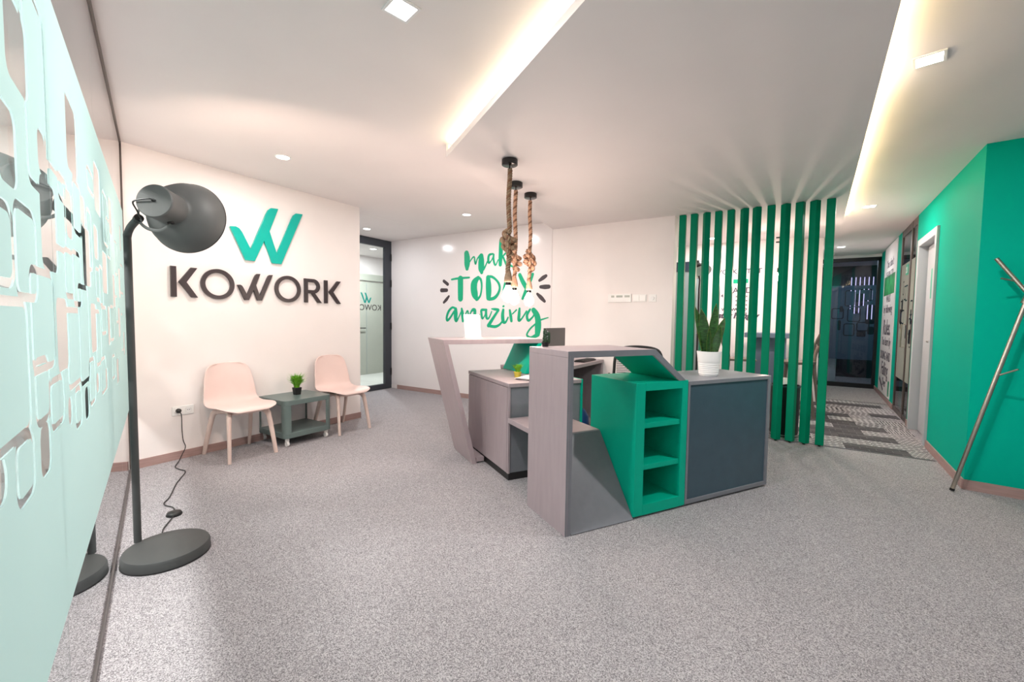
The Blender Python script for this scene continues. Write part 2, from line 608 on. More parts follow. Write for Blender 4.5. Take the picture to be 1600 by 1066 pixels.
# green walls
GD = sempty('wall_right', (1.272, 4.524, 0), math.radians(90 - 3.8), 'bright green corridor wall with two doors')
for nm, a, b, z0, z1 in (('wall_piece', 0, 1.34, 0, CEIL), ('wall_piece', 1.34, 2.32, 2.245, CEIL), ('wall_piece', 2.32, 2.5, 0, CEIL),
                         ('wall_piece', 3.68, 6.12, 0, CEIL)):
    B(a, b, -0.16, 0.0, z0, z1).build(nm, M_green_wall, GD)
for a, b in ((0, 1.34), (2.32, 2.5), (3.68, 6.05)):
    B(a, b, 0.0, 0.012, 0, 0.075).build('baseboard', M_base, GD)
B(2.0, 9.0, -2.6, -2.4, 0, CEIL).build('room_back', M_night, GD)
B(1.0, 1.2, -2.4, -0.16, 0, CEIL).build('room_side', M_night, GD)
GR = sempty('wall_right_front', (1.272, 4.524, 0), math.radians(-6.7), 'darker green wall behind the coat stand')
B(0, 2.7, 0.0, 0.15, 0, CEIL).build('wall_piece', M_green_wall, GR)
B(0, 2.7, -0.012, 0.0, 0, 0.075).build('baseboard', M_base, GR)

# ---------------------------------------------------------------- frosted glass partition beside the camera
GP = sempty('wall_front', (-4.35, 1.215, 0), math.atan2(-0.310, 0.951), 'glass partition with frosted mint film')
for a, b in ((0.02, 0.91), (0.914, 1.95), (1.954, 2.99), (2.994, 4.03), (4.034, 5.1)):
    B(a, b, -0.010, 0.0, 0.012, 2.565).build('glass_pane', M_glass, GP)
for a in (0.91, 1.95, 2.99, 4.03):
    B(a, a + 0.004, -0.010, 0.0, 0.012, 2.565).build('glass_joint', M_seam, GP)
B(0.0, 5.1, -0.016, 0.006, 0.0, 0.014).build('floor_channel', M_channel, GP, bev=0.002)
B(0.0, 5.1, -0.016, 0.006, 2.563, CEIL).build('head_rail', M_frame_brown, GP, bev=0.002)
B(0.0, 0.02, -0.016, 0.006, 0.014, 2.563).build('end_post', M_frame_brown, GP, bev=0.002)
FIL = [(2.93, 3.13, 1.35, 1.56), (2.65, 2.78, 1.47, 1.61), (2.81, 2.99, 1.1, 1.29), (3.2, 3.37, 1.67, 1.83), (3.32, 3.45, 1.47, 1.61), (2.5, 2.72, 1.68, 1.9), (3.03, 3.13, 1.56, 1.66), (2.23, 2.45, 1.35, 1.56), (1.77, 2.01, 1.69, 1.9), (2.34, 2.45, 1.56, 1.66), (1.93, 2.09, 1.48, 1.62), (1.52, 1.76, 1.35, 1.55), (1.09, 1.31, 1.7, 1.9), (2.09, 2.29, 1.1, 1.29), (2.42, 2.53, 0.89, 1.0), (3.12, 3.23, 0.9, 1.01), (3.48, 3.6, 0.95, 1.02), (2.8, 2.87, 0.94, 1.02), (2.07, 2.18, 0.93, 1.01), (1.69, 1.8, 0.89, 0.99), (1.45, 1.59, 1.09, 1.29), (1.01, 1.2, 1.29, 1.48), (0.92, 1.12, 0.83, 0.98),
       (3.7, 3.95, 1.35, 1.56), (3.6, 3.8, 1.69, 1.9), (4.1, 4.3, 1.1, 1.3), (4.3, 4.5, 1.4, 1.6), (0.5, 0.7, 1.36, 1.56), (0.65, 0.85, 1.1, 1.29), (0.3, 0.45, 1.7, 1.88), (0.25, 0.4, 0.95, 1.12)]
RIN = [(3.38, 3.55, 1.3, 1.43), (3.19, 3.36, 1.28, 1.45), (3.02, 3.26, 1.13, 1.34), (3.3, 3.58, 1.03, 1.27), (2.6, 2.84, 1.04, 1.26), (2.68, 2.83, 1.3, 1.43), (2.51, 2.69, 1.28, 1.44), (2.36, 2.6, 1.02, 1.34), (2.8, 3.02, 1.42, 1.61), (3.02, 3.23, 1.52, 1.93), (3.29, 3.42, 0.91, 1.02), (2.22, 2.39, 0.92, 1.08), (3.11, 3.25, 1.02, 1.15), (2.93, 3.1, 0.98, 1.09), (2.74, 2.89, 1.56, 1.62), (2.46, 2.63, 1.51, 1.67), (2.17, 2.31, 1.42, 1.64), (1.92, 2.07, 1.31, 1.44), (1.78, 1.93, 1.29, 1.46), (1.95, 2.14, 1.04, 1.26), (1.78, 1.98, 0.9, 1.05), (1.65, 1.89, 1.16, 1.28), (1.19, 1.44, 1.11, 1.29), (2.03, 2.25, 1.73, 1.81), (2.61, 2.74, 0.91, 1.02), (1.21, 1.42, 0.9, 1.02),
       (3.65, 3.9, 1.1, 1.3), (3.9, 4.15, 1.5, 1.75), (3.75, 4.0, 0.9, 1.05), (0.75, 0.98, 1.5, 1.7), (0.4, 0.6, 1.0, 1.25), (0.2, 0.5, 1.4, 1.6), (1.3, 1.5, 1.55, 1.75), (0.85, 1.0, 1.2, 1.36), (1.4, 1.65, 1.6, 1.85)]
V, Fc = film_mesh(0.03, 4.9, 0.49, 2.05, FIL, RIN)
MB().add([(s, 0.0015, z) for s, z in V], Fc).build('frosted_film', M_film, GP)

# ---------------------------------------------------------------- entrance door with dark frame
D1 = sempty('door_1', (-5.83, 3.6, 0), 0.0, 'full height glass entrance door in an anthracite frame')
B(0, 0.06, 1.48, 1.62, 0, CEIL).build('frame_post', M_frame_dark, D1, bev=0.004)
B(0, 0.06, 0.0, 0.14, 0, CEIL).build('frame_post', M_frame_dark, D1, bev=0.004)
B(0, 0.06, 0.14, 1.48, 2.462, CEIL).build('frame_head', M_frame_dark, D1, bev=0.004)
B(0, 0.06, 0.14, 1.48, 0, 0.09).build('frame_sill', M_frame_dark, D1, bev=0.004)
B(0.025, 0.035, 0.14, 1.48, 0.09, 2.462).build('glass_pane', M_glass, D1)
for z in (0.3, 1.1, 1.85, 2.3):
    MB().tube([(0.068, 1.60, z - 0.06), (0.068, 1.60, z + 0.06)], 0.012, 8).build('hinge', M_black, D1)

# hall door seen through the glass
D4 = sempty('door_4', (-7.6, 5.65, 0), 0.0, 'grey green hall door seen through the glass entrance door')
B(0.0, 0.035, 0.0, 0.94, 0.0, 2.02).build('leaf', M_door_green, D4, bev=0.004)
B(0.0, 0.06, 0.94, 1.05, 0.0, 2.19).build('frame_post', M_door_green, D4, bev=0.004)
B(0.0, 0.06, -0.11, 0.0, 0.0, 2.19).build('frame_post', M_door_green, D4, bev=0.004)
B(0.0, 0.06, 0.0, 0.94, 2.05, 2.19).build('frame_head', M_door_green, D4, bev=0.004)
B(0.035, 0.042, 0.48, 0.49, 0.02, 2.0).build('panel_joint', M_seam, D4)
MB().tube([(0.035, 0.30, 1.02), (0.085, 0.30, 1.02), (0.085, 0.42, 1.02)], 0.011, 8).build('handle', M_black, D4)

# ---------------------------------------------------------------- white door in the green wall
D2 = sempty('door_2', (1.272, 4.524, 0), math.radians(90 - 3.8), 'white flush door in a white frame on the green wall')
B(1.34, 1.42, -0.16, 0.022, 0, 2.245).build('frame_post', M_door_white, D2, bev=0.004)
B(2.24, 2.32, -0.16, 0.022, 0, 2.245).build('frame_post', M_door_white, D2, bev=0.004)
B(1.42, 2.24, -0.16, 0.022, 2.165, 2.245).build('frame_head', M_door_white, D2, bev=0.004)
B(1.425, 2.215, -0.10, -0.06, 0.008, 2.15).build('leaf', M_door_white, D2, bev=0.003)
B(1.42, 2.24, -0.16, -0.11, 0.0, 2.165).build('gap_shadow', M_dark, D2)  # dark sheet added behind the leaf to paint the shadow in its gap
MB().tube([(1.56, -0.06, 1.07), (1.56, -0.012, 1.07), (1.68, -0.012, 1.07)], 0.011, 8).build('handle', M_steel, D2)
sg = B(1.70, 1.96, -0.06, -0.054, 1.545, 1.875).build('door_sign', M_sign_green, D2)
def DM(t, y, z):
    # text plane on the corridor side of the green wall: reads from the corridor (x runs toward smaller t)
    return Matrix.Translation((t, y, z)) @ Matrix.Rotation(math.pi, 4, 'Z') @ Matrix.Rotation(math.pi / 2, 4, 'X')
text('sign_symbol', 'i', 0.20, M_white, DM(1.77, -0.052, 1.70), sg, bold=0.01)
text('sign_symbol', '8', 0.09, M_white, DM(1.77, -0.052, 1.585), sg, bold=0.004)

# ---------------------------------------------------------------- bronze framed glass door in the green wall
D3 = sempty('door_3', (1.272, 4.524, 0), math.radians(90 - 3.8), 'floor to ceiling glass door in a bronze frame on the green wall')
for a, b in ((2.5, 2.55), (2.86, 2.93), (3.62, 3.68)):
    B(a, b, -0.05, 0.003, 0.0, CEIL).build('frame_post', M_frame_brown, D3, bev=0.004)
for a, b in ((2.55, 2.86), (2.93, 3.62)):
    B(a, b, -0.05, 0.0, 2.49, CEIL).build('frame_head', M_frame_brown, D3, bev=0.003)
    B(a, b, -0.05, 0.0, 0.0, 0.07).build('frame_sill', M_frame_brown, D3, bev=0.003)
    B(a, b, -0.016, -0.008, 0.07, 2.49).build('glass_pane', M_glass_dark, D3)
r2 = random.Random(3)
def rects(s0, s1, z0, z1, n, r):
    o = []
    for _ in range(n):
        w, h = r.choice((0.08, 0.11, 0.16)), r.choice((0.12, 0.18, 0.2))
        x, z = r.uniform(s0, s1 - w), r.uniform(z0, z1 - h)
        o.append((x, x + w, z, z + h))
    return o
for a, b in ((2.55, 2.86), (2.93, 3.62)):
    V, Fc = film_mesh(a, b, 0.5, 2.09, rects(a, b, 0.95, 1.95, 5 if b > 3 else 3, r2), rects(a, b, 0.95, 1.9, 7 if b > 3 else 3, r2), cell=0.01)
    MB().add([(s, -0.0065, z) for s, z in V], Fc).build('frosted_film', M_film2, D3)
sg = B(3.06, 3.24, -0.006, -0.002, 1.92, 2.06).build('room_sign', M_sign_green, D3)
text('room_number', '2.1', 0.11, M_white, DM(3.15, -0.0012, 1.95), sg, bold=0.003)
MB().tube([(3.0, 0.0, 0.95), (3.0, 0.04, 0.95), (3.0, 0.04, 1.25), (3.0, 0.0, 1.25)], 0.010, 8).build('pull_handle', M_steel, D3)

# ---------------------------------------------------------------- dark glass partition at the end of the corridor
W2 = sempty('window_1', (0.66, 10.55, 0), 0.0, 'dark glass partition at the end of the corridor')
for a, b in ((0.0, 0.06), (0.96, 1.02)):
    B(a, b, -0.04, 0.03, 0.08, 2.5).build('frame_post', M_frame_black, W2, bev=0.003)
B(0.0, 1.02, -0.04, 0.03, 2.46, 2.53).build('frame_head', M_frame_black, W2, bev=0.003)
B(0.0, 1.02, -0.04, 0.03, 0.0, 0.09).build('frame_sill', M_frame_black, W2, bev=0.003)
B(0.0, 1.02, -0.04, 0.03, 2.53, CEIL).build('head_filler', M_ceil, W2)
B(0.06, 0.96, -0.005, 0.005, 0.09, 2.46).build('glass_pane', M_glass_dark, W2)
V, Fc = film_mesh(0.06, 0.96, 0.55, 2.0, [(0.66, 0.80, 1.60, 1.84), (0.82, 0.96, 1.25, 1.62), (0.62, 0.72, 1.45, 1.58), (0.42, 0.47, 1.48, 1.6), (0.40, 0.45, 1.12, 1.32), (0.70, 0.84, 1.0, 1.12), (0.86, 0.96, 1.05, 1.2)],
                  [(0.55, 0.74, 1.3, 1.55), (0.5, 0.66, 1.02, 1.25), (0.72, 0.9, 1.7, 1.92), (0.5, 0.66, 1.6, 1.9), (0.7, 0.88, 1.12, 1.28), (0.3, 0.48, 1.35, 1.55)], cell=0.01)
MB().add([(s, 0.007, z) for s, z in V], Fc).build('frosted_film', M_film_unlit, W2)
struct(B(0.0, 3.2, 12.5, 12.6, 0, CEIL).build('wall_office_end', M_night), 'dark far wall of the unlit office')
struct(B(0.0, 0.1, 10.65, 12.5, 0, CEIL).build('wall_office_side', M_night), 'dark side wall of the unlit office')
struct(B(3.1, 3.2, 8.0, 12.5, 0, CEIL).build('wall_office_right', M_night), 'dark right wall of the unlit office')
# glowing strips stand in for vertical light reflections in the dark glass
M_glow_strip = mat_emit('glow_strip', (214, 200, 236), 1.1)
wb_ = sempty('reflection_panel', (1.40, 12.47, 0), 0.0, 'added panel of glowing strips standing for vertical light reflections behind the dark glass')
B(0.0, 0.62, 0.0, 0.02, 1.30, 2.36).build('strip_backing', M_night, wb_)
for i in range(7):
    B(0.06 + i * 0.078, 0.074 + i * 0.078, -0.012, -0.002, 1.36, 2.32).build('glow_strip', M_glow_strip, wb_)

# ---------------------------------------------------------------- patterned carpet tiles
tiles = sempty('floor_tiles', (0, 0, 0), 0.0, 'patterned grey carpet tiles behind the slat screen')
tw, tl = 0.5, 0.25
tile_me = []
for k in range(5):
    o = B(0.002, tw - 0.002, 0.002, tl - 0.002, 0.0, 0.006).build('carpet_tile', M_tiles[k], tiles)
    tile_me.append(o.data)
    bpy.data.objects.remove(o)
for j in range(13):
    y = 5.30 + j * 0.255
    xoff = -2.35 + (0.25 if j % 2 else 0.0)
    xr = 1.272 + (y - 4.524) * math.tan(math.radians(3.8)) - 0.012
    i = 0
    while True:
        x = xoff + i * tw
        if x + 0.12 > xr:
            break
        w = min(tw, xr - x)
        o = bpy.data.objects.new('carpet_tile', tile_me[rnd.choice((0, 1, 2, 3, 3, 4))])
        COL.objects.link(o)
        o.parent = tiles
        o.location = (x, y, 0)
        o.scale = (w / tw, 1.02, 1)
        i += 1
B(-2.35, 1.30, 5.285, 5.30, 0.0, 0.007).build('metal_threshold', M_alu, tiles)
B(-2.35, 1.52, 8.612, 8.63, 0.0, 0.009).build('metal_threshold', M_alu, tiles)

# ---------------------------------------------------------------- mural on the green wall
MU = thing('wall_mural', 'tall white mural with a dark lettered quote on the green corridor wall', 'mural', (1.272, 4.524, 0), math.radians(90 - 3.8))
B(4.02, 5.42, 0.0, 0.008, 0.09, 2.57).build('panel', M_paper, MU)
def mt(s, size, z, sh=0.0, m=M_ink, bold=0.0):
    text('lettering', s, size, m, DM(4.72, 0.009, z), MU, shear=sh, bold=bold)
mt("You don't", 0.19, 2.20, 0.2)
B(4.12, 5.32, 0.008, 0.0095, 1.74, 2.06).build('brush_band', mat('mural_green', (40, 140, 80), 0.6, var=0.5, var_scale=5), MU)
mt('LEARN TO', 0.17, 2.02)
mt('WALK', 0.18, 1.62)
mt('by following', 0.20, 1.44)
mt('Rules.', 0.36, 1.08, 0.15, bold=0.004)
mt('You learn by', 0.20, 0.90, 0.2)
mt('DOING AND', 0.2, 0.66, bold=0.002)
mt('Falling', 0.32, 0.40, 0.15, bold=0.002)
mt('Over', 0.20, 0.22, 0.3)
MB().prism([(5.3, 0.009, 0.28), (4.8, 0.009, 0.13), (4.75, 0.009, 0.16), (5.25, 0.009, 0.34)], (0, 0.001, 0)).build('brush_stroke', M_ink, MU)
MB().prism([(4.08, 0.009, 0.12), (4.22, 0.009, 0.12), (4.22, 0.009, 0.36), (4.08, 0.009, 0.36)], (0, 0.001, 0)).build('green_corner', M_brush_green, MU)

# ================================================================== LIGHTS OF THE ROOM
M_diff = mat_emit('light_diffuser', (255, 252, 246), 9.0)
M_lframe = mat('light_frame_white', (236, 236, 236), 0.5)
def square_light(x, y, z, rz, label, w=SQ_W, s=0.05, col=(1.0, 0.965, 0.945)):
    t = thing('ceiling_light', label, 'ceiling light', (x, y, z), rz, 'recessed ceiling lights')
    q = math.sqrt(0.5)
    MB().ring((0, 0, -0.006), (q, q, 0), (-q, q, 0), (s + .012) * 2 * q, s * 2 * q, (0, 0, 0.006), 4).build('frame', M_lframe, t)
    B(-s, s, -s, s, -0.004, 0.0).build('diffuser', M_diff, t)
    lamp('light', 'AREA', w, (0, 0, -0.012), t, col, 2 * s)
    return t
def round_light(x, y, z, label, w=RD_W, s=0.05, col=(1.0, 0.92, 0.88)):
    t = thing('ceiling_spotlight', label, 'ceiling light', (x, y, z), 0, 'recessed ceiling lights')
    MB().ring((0, 0, -0.006), (1, 0, 0), (0, 1, 0), s + 0.012, s, (0, 0, 0.006), 24).build('frame', M_lframe, t)
    MB().lathe([(s, -0.004), (s, 0.0)], 24).build('diffuser', M_diff, t)
    lamp('light', 'AREA', w, (0, 0, -0.012), t, col, 1.6 * s)
    return t
square_light(-1.422, 1.343, CEIL, math.radians(-14), 'large bright square ceiling light left of the glowing cove')
square_light(0.608, 2.957, CEIL, math.radians(-12), 'square ceiling light between the yellow cove and the green wall')
square_light(0.86, 6.25, CEIL, 0, 'square ceiling light at the far end of the yellow cove', SQ_W * 0.35)
square_light(0.928, 9.3, CEIL, 0, 'small ceiling light just in front of the dark glass partition', SQ_W * 0.35)
square_light(-0.82, 6.80, CEIL, 0, 'nearer of two ceiling lights seen between the green slats', SQ_W * 0.5)
square_light(-0.891, 7.45, CEIL, 0, 'farther of two ceiling lights seen between the green slats', SQ_W * 0.5)
round_light(-3.553, 2.035, CEIL, 'round ceiling spotlight above the logo wall')
round_light(-3.405, 4.329, CEIL, 'round ceiling spotlight in front of the lettered back wall')
round_light(-5.271, 4.286, CEIL, 'small round ceiling spotlight in front of the entrance door', RD_W * 0.8, col=(0.95, 0.98, 1.0))
# unseen ceiling lights added behind the camera to raise the brightness
for i, (x, y) in enumerate(((0.9, -0.9), (2.6, -1.2))):
    square_light(x, y, CEIL, 0, ('unseen square ceiling light added for brightness behind the camera', 'unseen square ceiling light added for brightness in the back corner behind the camera')[i], SQ_W * 0.5)
for i, (x, y) in enumerate(((-3.0, -0.6), (-1.2, -1.2))):  # unseen lamps added to brighten the room behind the frosted glass
    square_light(x, y, CEIL, 0, ('unseen ceiling light added for brightness behind the frosted glass', 'second unseen ceiling light added for brightness behind the frosted glass')[i], BACK_FILL_W, 0.3)
square_light(-6.7, 5.6, CEIL, 0, 'unseen ceiling light added to brighten the hall behind the entrance door', SQ_W * 2.2, col=(0.95, 0.98, 1.0))  # added lamp, out of view, that lifts the hall's brightness
square_light(1.25, 11.5, CEIL, 0, 'unseen ceiling light added to brighten the dim office behind the dark glass', SQ_W * 0.4, col=(0.8, 0.9, 1.0))  # lamp added to put a little light into the office
square_light(2.6, 7.4, CEIL, 0, 'unseen ceiling light added to brighten the room behind the bronze glass door', SQ_W * 0.3)  # unseen lamp added for brightness behind the door glass

# ---------------------------------------------------------------- rope pendants
def rope_pendant(x, y, label, knot_z, end_z, m_rope, seed, turns=3.0):
    t = thing('pendant_lamp', label, 'pendant lamp', (x, y, DROP), 0, 'rope pendant lamps over the reception desk')
    MB().lathe([(0.058, -0.045), (0.062, -0.042), (0.062, -0.004), (0.058, 0.0)], 32).build('canopy', M_black_gloss, t, smooth=40)
    MB().tube([(0, 0, -0.075), (0, 0, -0.04)], 0.006, 8).build('cord_stub', M_black, t)
    r = random.Random(seed)
    zk, ze = knot_z - DROP, end_z - DROP
    cen = []
    for i in range(60):
        k = i / 59
        cen.append(np.array((0.004 * math.sin(k * 7 + seed), 0.004 * math.cos(k * 5 + seed), -0.072 + (zk + 0.075 + 0.072) * k)))
    # knot: the rope winds round itself, sideways loops
    nk = 90
    for i in range(1, nk):
        k = i / nk
        a = 2 * math.pi * turns * k + seed
        rad = 0.042 * math.sin(math.pi * k) ** 0.5
        zz = zk + 0.075 - 0.15 * k + 0.035 * math.sin(2 * math.pi * turns * k)
        cen.append(np.array((rad * math.cos(a) + 0.012 * math.sin(3 * a), rad * math.sin(a), zz)))
    for i in range(60):
        k = i / 59
        cen.append(np.array((0.003 * math.sin(k * 6), 0.003 * math.cos(k * 4), zk - 0.08 + (ze - zk + 0.08) * k)))
    # moving frame along the rope
    cen = np.array(cen)
    seg = np.linalg.norm(np.diff(cen, axis=0), axis=1)
    s = np.concatenate(([0], np.cumsum(seg)))
    S = np.linspace(0, s[-1], 420)
    C2 = np.stack([np.interp(S, s, cen[:, q]) for q in range(3)], 1)
    T = np.gradient(C2, axis=0)
    T /= np.linalg.norm(T, axis=1)[:, None]
    n = np.array((1.0, 0, 0))
    fr = []
    for q in T:
        n = n - q * n.dot(q)
        n /= np.linalg.norm(n)
        fr.append((n.copy(), np.cross(q, n)))
    for st in range(3):
        pp = []
        for i in range(420):
            a = S[i] * 2 * math.pi / 0.06 + st * 2 * math.pi / 3
            pp.append(C2[i] + (fr[i][0] * math.cos(a) + fr[i][1] * math.sin(a)) * 0.0105)
        MB().tube(pp, 0.0094, 8).build('rope_strand', M_rope_groove if st == 2 else m_rope, t, smooth=80)
    # flared rope end, socket and bulb
    MB().lathe([(0.016, ze + 0.035), (0.020, ze + 0.02), (0.030, ze - 0.02), (0.033, ze - 0.055), (0.026, ze - 0.06)], 20).build('rope_end', m_rope, t, smooth=60)
    MB().lathe([(0.020, ze - 0.085), (0.022, ze - 0.08), (0.022, ze - 0.055), (0.018, ze - 0.05)], 20).build('socket', M_black_gloss, t, smooth=40)
    prof = [(0.016, -0.085), (0.022, -0.10), (0.036, -0.125), (0.046, -0.155), (0.046, -0.175), (0.036, -0.20), (0.018, -0.213), (0.004, -0.217)]
    MB().lathe([(a, ze + b) for a, b in prof], 24).build('bulb', M_bulb, t, smooth=80)
    return t
M_bulb = mat_emit('bulb_glow', (255, 228, 212), BULB)
rope_pendant(-1.787, 2.803, 'nearest rope pendant lamp with a thick brown knot', 1.85, 1.60, M_rope_dark, 1)
rope_pendant(-2.033, 3.296, 'middle rope pendant lamp half hidden behind the nearest rope', 1.80, 1.60, M_rope, 2)
rope_pendant(-2.079, 3.648, 'farthest rope pendant lamp with a double pink-brown knot', 1.83, 1.60, M_rope, 3)

# ---------------------------------------------------------------- bare bulb pendant behind the slats
t = thing('pendant_lamp', 'thin black pendant with a glowing bulb behind the green slats', 'pendant lamp', (0.02, 6.75, CEIL))
MB().lathe([(0.05, -0.03), (0.05, 0.0)], 24).build('canopy', M_black_gloss, t)
MB().tube([(0, 0, -0.25), (0, 0, -0.03)], 0.008, 8).build('rod', M_black_gloss, t)
for z in (-0.19, -0.25):
    B(-0.05, 0.05, -0.012, 0.012, z - 0.008, z + 0.008).build('bracket_bar', M_black_gloss, t)
MB().tube([(0.012, 0, -0.60), (0.008, 0, -0.25)], 0.004, 6).build('cord', M_black, t)
MB().lathe([(0.022, -0.66), (0.022, -0.60), (0.012, -0.59)], 16).build('socket', M_black_gloss, t)
MB().lathe([(0.016, -0.66), (0.03, -0.69), (0.036, -0.72), (0.026, -0.75), (0.006, -0.765)], 20).build('bulb', mat_emit('bulb_glow_lounge', (255, 222, 205), BULB2), t, smooth=80)

# ================================================================== SLAT SCREEN
sl = thing('slat_screen', 'screen of tall green vertical slats between the desk and the corridor', 'slat screen', (0, 5.25, 0))
SX = [-0.951, -0.826, -0.698, -0.575, -0.451, -0.323, -0.207, -0.076, 0.051, 0.177, 0.300, 0.429]
SR = [0, 6, 62, 4, 6, 60, 58, 2, 52, 24, 45, 8]
for x, a in zip(SX, SR):
    M = Matrix.Translation((x, 0, 0)) @ Matrix.Rotation(math.radians(-a), 4, 'Z')
    w, d = 0.036, 0.030
    o = B(-w, w, -d, d, 0.018, DROP - 0.004, M=M).build('slat', M_slat, sl, bev=0.004)
    MB().tube([(x, 0, 0.0), (x, 0, 0.02)], 0.012, 8).build('pin', M_black, o)
    MB().tube([(x, 0, DROP - 0.006), (x, 0, DROP)], 0.012, 8).build('pin', M_black, o)

# ================================================================== LETTERING
# raised logo on the left wall: coordinates (y, z) on the wall plane
LG = thing('company_logo', 'raised KOWORK logo with a teal W on the white wall', 'sign', (-4.35, 2.32, 1.40))
def plate(name, poly, m, th=0.02):
    return MB().prism([(0.006, y - 2.32, z - 1.40) for y, z in poly], (th, 0, 0)).build(name, m, LG, bev=0.0015)
WP = [(1.971, 2.080), (2.020, 2.088), (2.052, 2.075), (2.076, 2.043), (2.150, 1.896), (2.300, 2.262), (2.322, 2.305), (2.352, 2.332), (2.424, 2.339), (2.333, 2.098), (2.402, 1.887), (2.560, 2.264), (2.582, 2.308), (2.612, 2.334), (2.684, 2.341), (2.447, 1.784), (2.355, 1.784), (2.279, 1.994), (2.186, 1.784), (2.104, 1.784)]
plate('letter_emblem', WP, M_teal_logo)
sy, sz = 0.333 / 0.713, 0.265 / 0.56
plate('letter', [(2.026 + (y - 1.971) * sy, 1.402 + (z - 1.784) * sz) for y, z in WP], M_dark_logo)
def letter_K(y0, w):
    plate('letter', [(y0, 1.404), (y0 + 0.040, 1.404), (y0 + 0.040, 1.663), (y0, 1.663)], M_dark_logo)
    plate('letter', [(y0 + 0.055, 1.534), (y0 + w - 0.048, 1.663), (y0 + w, 1.663), (y0 + 0.112, 1.534), (y0 + w, 1.404), (y0 + w - 0.048, 1.404)], M_dark_logo)
letter_K(1.507, 0.195)
letter_K(2.935, 0.21)
for yc in (1.863, 2.517):
    MB().ring((0.006, yc - 2.32, 0.135), (0, 1, 0), (0, 0, 1), 0.137, 0.103, (0.02, 0, 0), 56).build('letter', M_dark_logo, LG)
m = MB()
m.prism([(0.006, y - 2.32, z - 1.40) for y, z in ((2.697, 1.404), (2.735, 1.404), (2.735, 1.663), (2.697, 1.663))], (0.02, 0, 0))
arc = [(2.735, 1.663), (2.80, 1.663)] + [(2.80 + 0.079 * math.sin(t), 1.584 + 0.079 * math.cos(t)) for t in np.linspace(0.15, math.pi - 0.15, 12)] + [(2.80, 1.505), (2.735, 1.505), (2.735, 1.541), (2.80, 1.541)] + [(2.80 + 0.043 * math.sin(t), 1.584 + 0.043 * math.cos(t)) for t in np.linspace(math.pi - 0.2, 0.2, 12)] + [(2.80, 1.627), (2.735, 1.627)]
m.prism([(0.006, y - 2.32, z - 1.40) for y, z in arc], (0.02, 0, 0))
m.prism([(0.006, y - 2.32, z - 1.40) for y, z in ((2.775, 1.508), (2.818, 1.508), (2.899, 1.404), (2.852, 1.404))], (0.02, 0, 0))
m.build('letter', M_dark_logo, LG)

